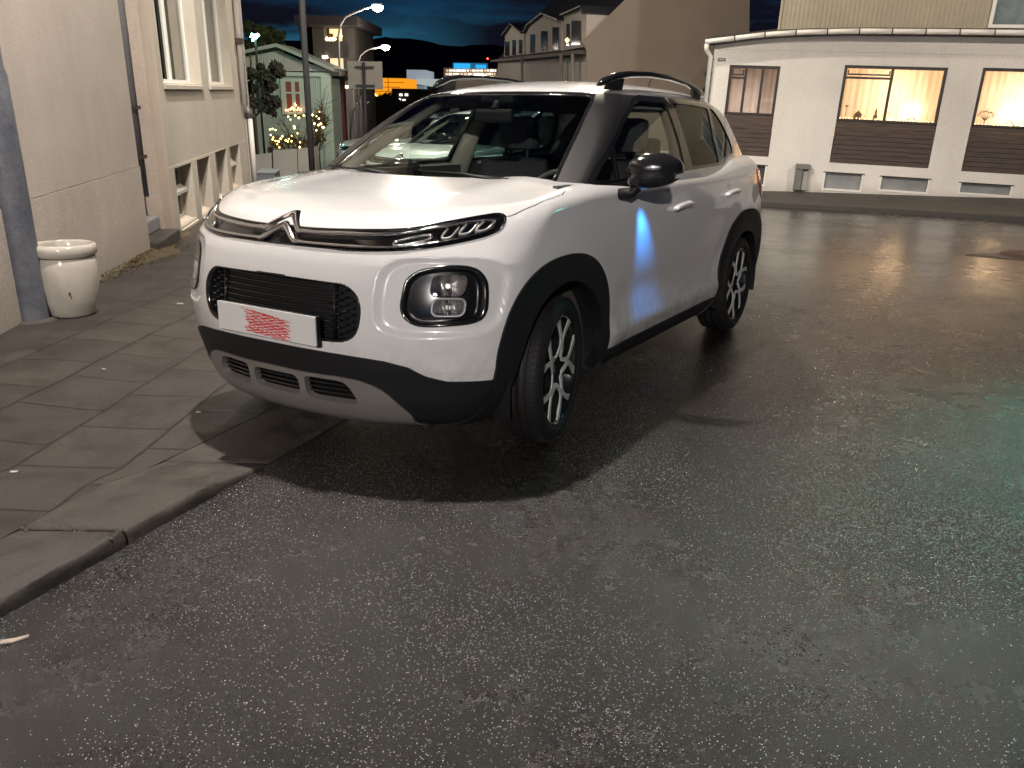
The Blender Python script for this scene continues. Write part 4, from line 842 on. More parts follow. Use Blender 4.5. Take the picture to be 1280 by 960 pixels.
# paving slabs: individual slabs with joints between them, in one sheet of stone
def slab_material():
    m, nt, p, N, K = nodes('paving_slabs'); tc = N('ShaderNodeTexCoord'); mp = N('ShaderNodeMapping'); mp.inputs['Rotation'].default_value = (0, 0, rad(-88)); K(tc.outputs['Object'], mp.inputs[0])
    wv = N('ShaderNodeTexNoise'); wv.inputs['Scale'].default_value = 2.5; wv.inputs['Detail'].default_value = 3; K(tc.outputs['Object'], wv.inputs['Vector'])
    ma = N('ShaderNodeMixRGB'); ma.blend_type = 'ADD'; ma.inputs[0].default_value = .03; K(mp.outputs[0], ma.inputs[1]); K(wv.outputs['Color'], ma.inputs[2])
    br = N('ShaderNodeTexBrick'); br.inputs['Scale'].default_value = 1.0; br.inputs['Brick Width'].default_value = .46; br.inputs['Row Height'].default_value = .42; br.inputs['Mortar Size'].default_value = .008; br.inputs['Mortar Smooth'].default_value = .35
    br.inputs['Color1'].default_value = (.034, .030, .027, 1); br.inputs['Color2'].default_value = (.048, .041, .036, 1); br.inputs['Mortar'].default_value = (.009, .008, .007, 1); K(ma.outputs[0], br.inputs['Vector'])
    n1 = N('ShaderNodeTexNoise'); n1.inputs['Scale'].default_value = 3.5; n1.inputs['Detail'].default_value = 10; n1.inputs['Roughness'].default_value = .7; K(tc.outputs['Object'], n1.inputs['Vector'])
    n2 = N('ShaderNodeTexNoise'); n2.inputs['Scale'].default_value = 150; n2.inputs['Detail'].default_value = 5; K(tc.outputs['Object'], n2.inputs['Vector'])
    r = N('ShaderNodeValToRGB'); r.color_ramp.elements[0].position = .3; r.color_ramp.elements[0].color = (.55, .55, .57, 1); r.color_ramp.elements[1].position = .7; r.color_ramp.elements[1].color = (1.3, 1.26, 1.2, 1); K(n1.outputs['Fac'], r.inputs[0])
    mx = N('ShaderNodeMixRGB'); mx.blend_type = 'MULTIPLY'; mx.inputs[0].default_value = .9; K(br.outputs['Color'], mx.inputs[1]); K(r.outputs[0], mx.inputs[2])
    r3 = N('ShaderNodeValToRGB'); r3.color_ramp.elements[0].position = .35; r3.color_ramp.elements[0].color = (.45, .45, .45, 1); r3.color_ramp.elements[1].position = .62; r3.color_ramp.elements[1].color = (1.5, 1.45, 1.4, 1); K(n2.outputs['Fac'], r3.inputs[0])
    mx2 = N('ShaderNodeMixRGB'); mx2.blend_type = 'MULTIPLY'; mx2.inputs[0].default_value = .8; K(mx.outputs[0], mx2.inputs[1]); K(r3.outputs[0], mx2.inputs[2]); K(mx2.outputs[0], p.inputs['Base Color'])
    rr = N('ShaderNodeMapRange'); rr.inputs[1].default_value = .35; rr.inputs[2].default_value = .65; rr.inputs[3].default_value = .38; rr.inputs[4].default_value = .72; K(n1.outputs['Fac'], rr.inputs[0]); K(rr.outputs[0], p.inputs['Roughness'])
    b1 = N('ShaderNodeBump'); b1.inputs['Strength'].default_value = 1; b1.inputs['Distance'].default_value = .006; iv = N('ShaderNodeMath'); iv.operation = 'SUBTRACT'; iv.inputs[0].default_value = 1; K(br.outputs['Fac'], iv.inputs[1]); K(iv.outputs[0], b1.inputs['Height'])
    b2 = N('ShaderNodeBump'); b2.inputs['Strength'].default_value = .8; b2.inputs['Distance'].default_value = .0022; K(n2.outputs['Fac'], b2.inputs['Height']); K(b1.outputs[0], b2.inputs['Normal'])
    b3 = N('ShaderNodeBump'); b3.inputs['Strength'].default_value = .6; b3.inputs['Distance'].default_value = .012; K(n1.outputs['Fac'], b3.inputs['Height']); K(b2.outputs[0], b3.inputs['Normal']); K(b3.outputs[0], p.inputs['Normal'])
    return m
ys = list(np.arange(-3, 7.01, .07))
pave_sheet('pavement', lambda y: -2.85 - .25*(y-4.)*.2, lambda y: inner_x(y)+.012, ys, 60, slab_material())
pave_sheet('pavement', lambda y: -7.5, lambda y: -2.84 - .25*(y-4.)*.2, ys, 30, PAVE, -.001)
ys2 = list(np.arange(6.85, 46, .5))
pave_sheet('pavement', lambda y: -12., lambda y: kerb_x(min(y, 9.)) - max(0, y-9.)*.12, ys2, 30, PAVE, -.001)
# kerb stones beside the road: weathered blocks
def kerb_block(y0, y1, seed, label):
    rr = random.Random(seed); mb = MB(); ns, nt_ = 26, 8; vs = []
    for i in range(ns+1):
        y = y0 + (y1-y0)*i/ns; e = min(i, ns-i)/ns; rnd = .003*max(0, 1-e*20)
        xo, xi = kerb_x(y), inner_x(y)+.004; q = sm((y-2.72)/.40)
        prof = [(xo+.006, -.03), (xo+.004 + .005*nz(y*9, 1), .026), (xo-.002+.006*nz(y*14, seed), .043), (xo-.012+.005*nz(y*11, 2), .050+.002*nz(y*12, 3)), (xo*.75+xi*.25, .052+.004*nz(y*6, 4)), (xo*.5+xi*.5, .051+.004*nz(y*7, 5)), (xi+.02, .050+.003*nz(y*8, 6)), (xi+.004, .044), (xi, -.03)]
        for x, z in prof: vs.append((x, y, (z - rnd - .044*q if z > 0 else z)))
    n = 9; mb.add(vs, [(i*n+j, i*n+j+1, (i+1)*n+j+1, (i+1)*n+j) for i in range(ns) for j in range(n-1)], True)
    mb.f += [tuple(len(mb.v)-len(vs)+j for j in range(n)), tuple(len(mb.v)-n+j for j in reversed(range(n)))]; mb.m += [0, 0]; mb.sm += [False]*2
    return tag(mb.build('kerb', KERB), kind='structure')
for i, (a, b) in enumerate(((.2, 1.05), (1.06, 2.425), (2.435, 3.12), (3.121, 4.30), (4.31, 5.60), (5.61, 7.0))): kerb_block(a, b, i+3, '')
# crumbled joint between the stones
cr_ = MB(); rr = random.Random(9)
for k in range(70):
    t = rr.random(); x = -1.60 + .33*t + rr.gauss(0, .012); y = 2.43 + .045*math.sin(t*6) + rr.gauss(0, .018); s_ = rr.uniform(.003, .009)
    cr_.add([(x+s_*rr.uniform(.7, 1)*math.cos(a), y+s_*rr.uniform(.7, 1)*math.sin(a), .047) for a in (0, 1.3, 2.5, 3.8, 5)] + [(x, y, .052+s_*.5)], [(i, (i+1) % 5, 5) for i in range(5)])
tag(cr_.build('gravel', mat('grit', (.15, .13, .11), .6)), 'grey crumbled grit in the joint between the kerb stones', 'gravel', kind='stuff')

# far pavement in front of the white building
K1 = [(1.2, 30.), (1.5, 22.), (2.1, 18.6), (3.1, 17.0), (4.64, 15.92), (7.17, 14.57), (8.35, 13.74), (12., 11.4), (24., 4.2)]
mb = MB(); vs = []
KZ = .10
for i, (x, y) in enumerate(K1):
    a = Vector(K1[max(i-1, 0)]); b = Vector(K1[min(i+1, len(K1)-1)]); t = (b-a).normalized(); n = Vector((-t.y, t.x))
    if n.x < 0 and i < 3: n = -n
    wd = 3.2; z1 = KZ + .15
    for w, z in ((0, -.02), (0, KZ-.02), (.02, KZ), (.13, KZ+.003), (.135, KZ-.002), (1.6, KZ+.10), (wd, KZ+.16), (8., KZ+.2)): vs.append((x+n.x*w, y+n.y*w, z))
mb.add(vs, [(i*8+j, (i+1)*8+j, (i+1)*8+j+1, i*8+j+1) for i in range(len(K1)-1) for j in range(7)]); tag(mb.build('far_pavement', concrete('far_pavement_tarmac', (.030, .027, .024), (.060, .052, .046), 2.5, bump=.8, bscale=60, wet=(.6, .85))), kind='structure')

# ---- left building A: rough rendered wall nearest the viewer
MA = frame_mw((-3.3, 5.6, 0), (-.15, 1))
A = empty_mw('rendered_house', MA, 'beige rough rendered blank wall of house nearest the viewer behind the planter', 'building')
w = MB(); w.box(-7, 2.86, 0, 3.2, .806, 8.0); w.build('upper_wall', STUCCO, A)
w = MB(); w.box(-7, 2.872, -.006, 3.2, -.9, .80); w.build('lower_wall', STUCCO, A)
w = MB(); w.box(-6.9, 2.84, .03, 3.1, .795, .81); w.build('wall_joint', mat('joint_dark', (.05, .045, .04), .9), A)
w = MB(); w.box(-7, .30, -.55, -.007, 3.45, 3.65, .02); w.build('shadow_slab', STUCCO_B, A)  # unseen slab added to cast a shadow on the upper wall
# ---- left building B: windows and cellar windows
MBm = frame_mw((-3.95, 9.0, 0), (-.15, 1))
B = empty_mw('corner_house', MBm, 'beige house with tall white framed windows over a row of cellar windows', 'building')
TH = .22
def wall_with_holes(s0, s1, z0, z1, holes, th, m, name, parent, y0=0.):
    xs = sorted({s0, s1, *[h[0] for h in holes], *[h[1] for h in holes]}); zs = sorted({z0, z1, *[h[2] for h in holes], *[h[3] for h in holes]})
    mb = MB(); inside = lambda x, z: any(h[0] < x < h[1] and h[2] < z < h[3] for h in holes)
    cells = {}
    for i in range(len(xs)-1):
        for j in range(len(zs)-1): cells[i, j] = not inside((xs[i]+xs[i+1])/2, (zs[j]+zs[j+1])/2)
    for (i, j), ok in cells.items():
        if not ok: continue
        a, b, c, d = xs[i], xs[i+1], zs[j], zs[j+1]
        mb.add([(a, y0, c), (b, y0, c), (b, y0, d), (a, y0, d)], [(0, 1, 2, 3)]); mb.add([(a, y0+th, c), (b, y0+th, c), (b, y0+th, d), (a, y0+th, d)], [(3, 2, 1, 0)])
        for di, dj, q in ((-1, 0, [(a, c), (a, d)]), (1, 0, [(b, c), (b, d)]), (0, -1, [(a, c), (b, c)]), (0, 1, [(a, d), (b, d)])):
            if not cells.get((i+di, j+dj), False):
                (xa, za), (xb, zb) = q; mb.add([(xa, y0, za), (xb, y0, zb), (xb, y0+th, zb), (xa, y0+th, za)], [(0, 1, 2, 3)])
    bm_o = mb.build(name, m, parent)
    bm = bmesh.new(); bm.from_mesh(bm_o.data); bmesh.ops.remove_doubles(bm, verts=bm.verts[:], dist=1e-4); bmesh.ops.recalc_face_normals(bm, faces=bm.faces[:]); bm.to_mesh(bm_o.data); bm.free(); return bm_o
hi = [(1.33, 3.50, 1.72, 3.9), (3.98, 6.02, 1.72, 3.9)]
ce = [(1.34, 2.27, .03, .745), (2.60, 3.45, .0, .745), (3.90, 4.80, .03, .765), (5.10, 6.08, .06, .775)]
wall_with_holes(.93, 6.95, .76, 8., hi, TH, STUCCO_B, 'upper_wall', B)
wall_with_holes(.93, 6.95, -1.0, .757, ce, TH, STUCCO_B, 'lower_wall', B, -.008)
w = MB(); w.box(.93, 6.95, TH+.002, 4., -1., 8.); 
w = MB(); w.box(.42, .925, -.05, .3, -.16, 8.0, .01); w.build('pilaster', PILAST, B)
w = MB(); w.box(6.955, 7.45, -.03, 3., -.9, 8.0); w.build('end_pilaster', mat('lilac_grey_render', (.40, .37, .38), .85, vary=(2, (.32, .30, .31), .6)), B)
w = MB(); w.box(-.45, .42, .16, .6, -.9, 8.0); w.build('recessed_wall', GREYWALL, B)
w = MB(); w.box(.95, 6.93, TH+.5, TH+.52, -.9, 8.0); w.build('room_back', mat('dim_room', (.10, .085, .07), .9), B)
for k, (s0, s1, z0, z1) in enumerate(hi):
    f = MB(); yf = .17; fw = .045
    for a, b in ((s0, s0+fw), (s1-fw, s1), ((s0+s1)/2-fw*.7, (s0+s1)/2+fw*.7)): f.box(a, b, yf-.02, yf+.03, z0+.01, z1)
    f.box(s0+fw, s1-fw, yf-.018, yf+.028, z0+.01, z0+.05); f.box(s0+fw, s1-fw, yf-.018, yf+.028, z1-.05, z1)
    fo = f.build('window', WHITEPAINT, B)
    gl = MB(); gl.quad((s0+fw, yf+.005, z0+.05), (s1-fw, yf+.005, z0+.05), (s1-fw, yf+.005, z1-.05), (s0+fw, yf+.005, z1-.05)); gl.build('pane', WINGLASS, fo)
    cu = MB(); n = 40; xs = np.linspace(s0+.05, s1-.05, n+1); mid_ = (s0+s1)/2
    vs = [(x, yf+.08+.02*math.sin(x*38), z) for z in (z0, z1) for x in xs]
    cu.add(vs, [(i, i+1, n+2+i, n+1+i) for i in range(n) if not (k == 0 and xs[i] < mid_ and xs[i] > s0+.9)], True); cu.build('curtain', mat('grey_beige_curtain', (.26, .225, .17), .9), fo)
    si = MB(); si.add([(s0, -.035, z0-.02), (s1, -.035, z0-.02), (s1, .17, z0+.03), (s0, .17, z0+.03), (s0, -.035, z0-.065), (s1, -.035, z0-.065), (s1, .0, z0-.065), (s0, .0, z0-.065)], [(0, 1, 2, 3), (4, 5, 1, 0), (6, 5, 4, 7), (0, 3, 7, 4), (1, 5, 6, 2), (3, 2, 6, 7)]); si.build('sill', STUCCO_B, fo)
for k, (s0, s1, z0, z1) in enumerate(ce):
    yf = .17; fw = .04; f = MB()
    for a, b in ((s0, s0+fw), (s1-fw, s1)): f.box(a, b, yf-.02, yf+.03, z0+.02, z1)
    f.box(s0+fw, s1-fw, yf-.018, yf+.028, z0+.02, z0+.06); f.box(s0+fw, s1-fw, yf-.018, yf+.028, z1-.04, z1)
    if k in (1, 2): f.box((s0+s1)/2-.02, (s0+s1)/2+.02, yf-.02, yf+.028, z0+.06, z1-.04)
    fo = f.build('cellar_window', WHITEPAINT, B)
    gl = MB(); gl.quad((s0+fw, yf+.004, z0+.05), (s1-fw, yf+.004, z0+.05), (s1-fw, yf+.004, z1-.03), (s0+fw, yf+.004, z1-.03)); gl.build('pane', mat('dusty_cellar_glass', (.10, .085, .07), .15, vary=(6, (.22, .18, .15), .8)), fo)
    if k in (0, 3):
        t = MB(); zt = z0+.40; t.add([(s0+.01, yf-.10, zt-.01), (s1-.01, yf-.10, zt-.01), (s1-.01, yf-.02, zt+.05), (s0+.01, yf-.02, zt+.05), (s0+.01, yf-.10, zt-.05), (s1-.01, yf-.10, zt-.05), (s1-.01, yf-.0, zt+.0), (s0+.01, yf-.0, zt+.0)], [(0, 1, 2, 3), (4, 5, 1, 0), (7, 6, 5, 4), (0, 3, 7, 4), (1, 5, 6, 2)]); t.build('open_sash', WHITEPAINT, fo)
    si = MB(); si.add([(s0-.01, -.03, z0-.03), (s1+.01, -.03, z0-.03), (s1+.01, .165, z0+.04), (s0-.01, .165, z0+.04), (s0-.01, -.03, z0-.06), (s1+.01, -.03, z0-.06)], [(0, 1, 2, 3), (4, 5, 1, 0)]); si.build('sill', PILAST, fo)
# downpipes
dp = MB(); dp.tube([(.18, .06, 7.5), (.18, .06, .55)], .05, 12); d_o = dp.build('downpipe', GREYWALL, B)
for z in (1.45, .95): q = MB(); q.box(.10, .26, .0, .16, z, z+.035); q.build('pipe_bracket', mat('rusty_iron', (.06, .045, .04), .7), d_o)
dp = MB(); dp.tube([(6.72, -.06, 7.5), (6.72, -.06, 1.40)], .055, 12); dp.tube([(6.98, -.09, 1.20), (6.98, -.09, -.05)], .045, 12); dp.tube([(6.72, -.06, 1.42), (6.98, -.09, 1.20)], .03, 8); d2 = dp.build('white_downpipe', WHITEPAINT, B)
q = MB(); q.box(6.62, 6.82, -.13, .0, 2.42, 2.50); q.box(6.90, 7.08, -.16, -.02, 1.19, 1.24); q.build('pipe_bracket', mat('rusty_iron', (.06, .045, .04), .7), d2)
# steps beside building B
st = MB(); st.box(-.55, .40, -.22, .14, -.35, .17, .02); so = empty_mw('stone_step', MBm, 'small grey stone step in the recess between the two houses', 'step'); st.build('tread', KERB, so); st2 = MB(); st2.box(-.15, .38, -.02, .14, .171, .32, .02); st2.build('upper_tread', GREYWALL, so)
so = empty_mw('concrete_slab', MBm, 'flat concrete slab lying on the pavement below the pink pilaster', 'slab'); st = MB(); st.box(-.62, 1.95, -.80, -.225, -.16, -.055, .012); st.build('slab', concrete('mossy_slab', (.10, .088, .066), (.17, .15, .115), 3, .85, .8, 70), so)
# small grey cabinet at the far end
cb = empty_mw('grey_cabinet', frame_mw((-5.12, 16.6, 0), (-.15, 1)), 'small blue grey metal cabinet at the foot of the white downpipe', 'cabinet')
c_ = MB(); c_.box(-.2, .6, -.42, -.05, -.2, .42, .02); c_.build('cabinet_body', mat('cabinet_paint', (.17, .185, .21), .5, vary=(7, (.10, .11, .13), .7)), cb); c_ = MB(); c_.box(-.22, .62, -.45, -.04, .421, .45, .008); c_.build('lid', mat('cabinet_lid', (.22, .23, .25), .5), cb)

# ---- lamp post beside the planter
PB = Vector((-3.235, 5.42, .04))
lp = empty('street_lamp', mw=plumb(PB), label='grey steel lamp post rising close beside the white planter', cat='street lamp')
POLE = concrete('galvanised_post', (.085, .095, .125), (.19, .20, .225), 6, .5, .3, 60); 
m = MB(); m.lathe([(.103, -.1), (.103, 1.0), (.100, 1.55), (.088, 1.60), (.080, 6.2), (.05, 6.6)], 28); m.build('pole', POLE, lp)
m = MB(); m.lathe([(.16, -.06), (.155, .012), (.108, .02)], 20); m.build('footing', KERB, lp)
arm0 = Vector((0, 0, 6.3)); head = plumb(PB).inverted() @ Vector((-1.15, 4.55, 6.85))
m = MB(); m.tube([arm0, arm0.lerp(head, .3)+Vector((0, 0, .35)), arm0.lerp(head, .8)+Vector((0, 0, .22)), head], [.045, .04, .035, .03], 10); m.build('arm', POLE, lp)
m = MB(); m.box(head.x-.28, head.x+.22, head.y-.12, head.y+.12, head.z-.02, head.z+.09, .03); m.build('lamp_head', mat('lamp_head_grey', (.3, .3, .32), .5), lp)

# ---- planter
pt = empty('planter', loc=(-3.06, 5.60, .042), label='large cream glazed ceramic plant pot standing empty by the lamp post', cat='planter')
CER = mat('cream_glazed_ceramic', (.66, .62, .55), .16, coat=.7, vary=(5, (.46, .42, .35), .5))
m = MB(); m.lathe([(.0, 0), (.140, 0), (.160, .02), (.190, .12), (.212, .25), (.219, .37), (.211, .44), (.203, .458), (.212, .462), (.224, .480), (.226, .520), (.218, .545), (.195, .552), (.188, .540), (.185, .46), (.19, .40), (.0, .40)], 56); m.build('pot', CER, pt)
m = MB(); m.lathe([(.0, .435), (.10, .44), (.186, .43)], 24); m.build('soil', mat('dark_soil', (.03, .024, .018), .9, bump=(60, .8, .02)), pt)
m = MB(); m.lathe([(.203, .4605), (.207, .452), (.203, .446)], 56); m.build('rim_groove', mat('groove_dark', (.08, .07, .055), .8), pt)  # dark ring set in the groove under the rim
m = MB(); 
for (a, z, s_) in ((-62, .20, .012), (-60, .17, .007), (-75, .14, .006), (-50, .10, .006)):
    r_ = .2035 if z > .18 else .198 - (.17-z)*.3
    q = rad(a); m.add([((r_+.0015)*math.cos(q+u*s_/r_), (r_+.0015)*math.sin(q+u*s_/r_), z+v*s_*1.9) for u, v in ((-.5, -.8), (.4, -1), (.6, .6), (0, 1), (-.7, .4))], [(0, 1, 2, 3, 4)])
m.build('chip_mark', mat('glaze_chip', (.07, .055, .04), .8), pt); pt.scale = (.91, .91, .90)

# weeds, moss and dead leaves along the foot of the wall
def scatter_weeds(name, label, n, fn, cols, seed, hmin, hmax, cat):
    rr = random.Random(seed); mb = MB()
    for k in range(n):
        x, y, z = fn(rr); h = rr.uniform(hmin, hmax); a = rr.uniform(0, 6.28); w_ = h*rr.uniform(.15, .4); mb.cur = rr.randrange(len(cols)); ln = rr.uniform(-.6, .6)
        dx, dy = math.cos(a), math.sin(a)
        mb.add([(x-dy*w_, y+dx*w_, z), (x+dy*w_, y-dx*w_, z), (x+dx*h*ln+dy*w_*.5, y+dy*h*ln, z+h*.7), (x+dx*h*ln*1.8, y+dy*h*ln*1.8, z+h*rr.uniform(.6, 1))], [(0, 1, 2, 3)])
    o = mb.build(name, cols); return tag(o, label, cat, kind='stuff')
def wall_pt(s, out): p = MA @ Vector((s, -out, 0)); return p
def weeds(rr):
    s = rr.triangular(1.1, 4.4, 2.9); o_ = abs(rr.gauss(0, .09 + .10*math.exp(-((s-2.9)/.5)**2))); p = wall_pt(s, o_); return p.x, p.y, pave_z(p.x, p.y) - .012 + .05*math.exp(-(o_/.08)**2)
WCOL = [mat('moss_yellow', (.16, .13, .03), .9), mat('moss_brown', (.15, .095, .05), .9), mat('weed_green', (.07, .085, .025), .9), mat('dead_leaf', (.24, .16, .09), .8)]
scatter_weeds('weeds', 'yellow green weeds and moss along the foot of the near wall', 1300, weeds, WCOL, 3, .008, .028, 'weeds')
rr = random.Random(4)
dirt = MB(); vs = []; ns = 40
for i in range(ns+1):
    s = 1.2 + 3.4*i/ns; wd = .05 + .26*math.exp(-((s-2.9)/.55)**2) + .03*math.sin(s*9)
    for j in range(6):
        t = j/5; p = wall_pt(s, t*wd - .01); vs.append((p.x, p.y, pave_z(p.x, p.y) - .004 + (.055 if 2. < s < 3.4 else .03)*(1-t)**1.5 + .004*nz(s*20, t*9)))
dirt.add(vs, [(i*6+j, (i+1)*6+j, (i+1)*6+j+1, i*6+j+1) for i in range(ns) for j in range(5)], True); tag(dirt.build('dirt', concrete('mossy_dirt', (.055, .042, .022), (.15, .11, .06), 14, .95, 1., 60)), 'brown mossy dirt bank against the wall foot', 'dirt', kind='stuff')
for (px_, py_, s_, lb) in ((-2.48, 6.02, .035, 'leaf of scrap paper lying flat near the planter'), (-1.93, 2.95, .022, 'tiny pale scrap on the paving slabs near the kerb'), (-1.50, 3.72, .020, 'small white scrap on the pavement in front of the car bumper'), (-2.25, 4.35, .016, 'small white scrap in the middle of the pavement')):
    mb = MB(); r_ = random.Random(s_); mb.prism([(px_+s_*r_.uniform(.5, 1)*math.cos(a), py_+s_*r_.uniform(.25, .5)*math.sin(a)) for a in np.linspace(0, 6.28, 9)[:-1]], pave_z(px_, py_)+.002, pave_z(px_, py_)+.006); tag(mb.build('paper_scrap', mat('wet_paper', (.55, .52, .48), .6)), lb, 'litter', 'pale scraps on the pavement')
mb = MB(); mb.prism([(-1.345, 1.872), (-1.315, 1.880), (-1.285, 1.905), (-1.290, 1.915), (-1.318, 1.898), (-1.35, 1.888)], .002, .006); tag(mb.build('road_marking_chip', mat('worn_road_paint', (.55, .46, .38), .6, vary=(20, (.2, .17, .15), .7))), kind='structure')

# ---- right: white building with dark framed windows
RFL = [(-1.22, 2.70), (-.6, 2.80), (-.05, 2.87), (.6, 2.90), (1.4, 2.925), (3., 2.94), (8., 2.95)]
MR = frame_mw((5.02, 17.4, .25), (1, -.33), 1.2)
Rb = empty_mw('white_building', MR, 'white rendered corner building with wide brown windows, dark boards and lit curtains', 'building')
W1, W2, W3 = (-.885, .085, .62, 2.335), (1.262, 3.06, .58, 2.392), (3.635, 5.45, .567, 2.41)
cel = [(-.32, .09, .03, .44), (1.19, 1.94, .045, .388), (2.24, 3.14, .095, .376), (3.65, 4.57, .14, .352), (5.2, 6.1, .16, .35)]
holes = [W1, W2, W3] + cel
wall_with_holes(-1.22, 8., -.5, 2.62, holes, .25, WHITEWALL, 'wall', Rb)
w = MB(); n = len(RFL); vs = [(s, y, z) for y in (0, .25) for s, z in RFL] + [(s, y, 2.623) for y in (0, .25) for s, z in RFL]
w.add(vs, [(i, i+1, 2*n+i+1, 2*n+i) for i in range(n-1)] + [(n+i, 3*n+i, 3*n+i+1, n+i+1) for i in range(n-1)] + [(i, n+i, n+i+1, i+1) for i in range(n-1)] + [(0, 2*n, 3*n, n)]); w.build('wall_head', WHITEWALL, Rb)
w = MB(); w.box(-1.215, -1.0, .251, 6, -.5, 2.6); w.build('side_wall', WHITEWALL, Rb)
# eaves: dark soffit and segmented gutter
ev = MB(); vs = [(s, y, z+dz) for s, z in [(-1.36, 2.70)]+RFL for y, dz in ((-.16, .0), (-.16, .035), (.30, .05), (.30, .0))]
ev.add(vs, [(i*4+j, i*4+(j+1) % 4, (i+1)*4+(j+1) % 4, (i+1)*4+j) for i in range(len(RFL)) for j in range(4)] + [(0, 1, 2, 3)]); ev.build('soffit', mat('dark_soffit', (.035, .028, .022), .7), Rb)
G = [(-1.40, 2.735), (-.6, 2.845), (-.05, 2.915), (.6, 2.95), (1.4, 2.975), (3., 2.99), (8., 3.0)]
gs = np.linspace(-1.40, 7.6, 17)
for a, b in zip(gs[:-1], gs[1:]):
    gm = MB(); za, zb = np.interp([a+.012, b-.012], [q[0] for q in G], [q[1] for q in G]); gm.tube([(a+.012, -.20, za), (b-.012, -.20, zb)], .048, 12, flat=(1, 1)); gm.build('gutter', WHITEPAINT, Rb)
gm = MB(); gm.tube([(-1.36, -.20, 2.70), (-1.36, -.16, 2.60), (-1.27, -.08, 2.48), (-1.27, -.07, .2)], .045, 10); gm.build('downpipe', WHITEPAINT, Rb)
rf = MB(); vs = [(s, y, z) for s, z in G for y, z in ((-.15, z+.03), (1.4, z+.20))]
rf.add(vs, [(2*i, 2*i+1, 2*i+3, 2*i+2) for i in range(len(G)-1)]); rf.build('roof', mat('dark_roof_felt', (.04, .038, .036), .8), Rb)
def corrugated(s0, s1, z0, z1, y, pitch, amp, m, name, parent, vert=True):
    mb = MB(); n = int((s1-s0)/pitch*6); xs = np.linspace(s0, s1, n+1); vs = [(x, y+amp*math.sin((x-s0)/pitch*2*math.pi), z) for z in (z0, z1) for x in xs]
    mb.add(vs, [(i, i+1, n+2+i, n+1+i) for i in range(n)], True); return mb.build(name, m, parent)
UP = empty_mw('upper_storey', MR, 'cream corrugated upper house rising behind the gutter of the white building', 'building')
corrugated(-.06, 8.0, 2.9, 6.5, .85, .085, .006, mat('cream_corrugated_iron', (.36, .32, .24), .55, vary=(2, (.28, .25, .19), .6)), 'corrugated_wall', UP)
w = MB(); w.box(-.10, -.06, .82, 4, 2.9, 6.5); w.build('corner_board', mat('cream_board', (.40, .36, .28), .6), UP)
w = MB()
for a, b in ((3.70, 3.76), (4.30, 4.34), (5.1, 5.16)): w.box(a, b, .80, .87, 3.14, 4.6)
w.box(3.76, 4.30, .802, .868, 3.14, 3.20); w.box(4.34, 5.1, .802, .868, 3.14, 3.20); wo = w.build('window', WHITEPAINT, UP)
w = MB(); w.quad((3.76, .835, 3.2), (5.1, .835, 3.2), (5.1, .835, 4.6), (3.76, .835, 4.6)); w.build('pane', mat('grey_reflecting_pane', (.13, .17, .18), .12, vary=(4, (.26, .30, .30), .8)), wo)
# windows of the ground floor
CURT = {}
def curtain_mat(name, c, tr):
    m, nt, p, N, K = nodes(name); p.inputs['Base Color'].default_value = (*c, 1); p.inputs['Roughness'].default_value = .95
    t = N('ShaderNodeBsdfTranslucent'); t.inputs[0].default_value = (*c, 1); mx = N('ShaderNodeMixShader'); mx.inputs[0].default_value = tr; o = nt.nodes['Material Output']; K(p.outputs[0], mx.inputs[1]); K(t.outputs[0], mx.inputs[2]); K(mx.outputs[0], o.inputs[0]); return m
CM = curtain_mat('sheer_curtain', (.84, .75, .63), .55); CG = curtain_mat('grey_curtain', (.42, .42, .40), .4)
DOT = emis('fairy_light', (1.0, .62, .22), 14.); FLAME = emis('candle_arch_glow', (1.0, .66, .34), 16.)
def big_window(k, s0, s1, z0, z1, zs, mulls, vents, warm):
    f = MB(); yf = .05; fw = .055
    f.box(s0, s0+fw, yf-.03, yf+.04, zs, z1); f.box(s1-fw, s1, yf-.03, yf+.04, zs, z1); f.box(s0+fw, s1-fw, yf-.028, yf+.038, z1-fw, z1); f.box(s0+fw, s1-fw, yf-.028, yf+.038, zs, zs+.035)
    for x in mulls: f.box(x-.025, x+.025, yf-.029, yf+.039, zs+.035, z1-fw)
    for a, b, z in vents: f.box(a, b, yf-.045, yf+.036, z-.02, z+.02); f.box(a+.01, b-.01, yf-.05, yf-.03, z+.045, z+.075); f.box(a+.01, a+.035, yf-.05, yf-.03, z+.076, z1-fw-.03); f.box(b-.035, b-.01, yf-.05, yf-.03, z+.076, z1-fw-.03)
    fo = f.build('window', DARKFRAME, Rb)
    gl = MB(); gl.quad((s0+fw, yf+.01, zs+.03), (s1-fw, yf+.01, zs+.03), (s1-fw, yf+.01, z1-fw), (s0+fw, yf+.01, z1-fw)); gl.build('pane', WINGLASS, fo)
    cu = MB(); n = 90; xs = np.linspace(s0+.01, s1-.01, n+1); vs = []
    for z in (zs-.02, z1+.02):
        for x in xs: vs.append((x, .36 + .009*math.sin(x*52) + .010*math.sin(x*23+1), z))
    cu.add(vs, [(i, i+1, n+2+i, n+1+i) for i in range(n)], True); cu.build('curtain', CM if warm else CG, fo)
    si = MB(); si.box(s0+.002, s1-.002, yf+.042, .33, zs-.03, zs+.012); si.build('window_board', WHITEPAINT, fo)
    rm = MB(); rm.box(s0-.25, s1+.25, .256, 2.6, zs-.3, z1+.25)
    rm.f = [q[::-1] for i, q in enumerate(rm.f) if i != 2]; rm.m = rm.m[:5]; rm.sm = rm.sm[:5]
    rm.build('room', mat('warm_room_wall', (.62, .50, .38), .9), fo)
    # boards below
    bd = MB(); nb = 9; h = (zs-z0-.01)/nb
    for i in range(nb): bd.box(s0+.012, s1-.012, .022+.004*(i % 2), .20, z0+.004+i*h, z0+.004+(i+1)*h-.006, .003)
    bd.build('board_panel', WOODB, Rb)
    return fo
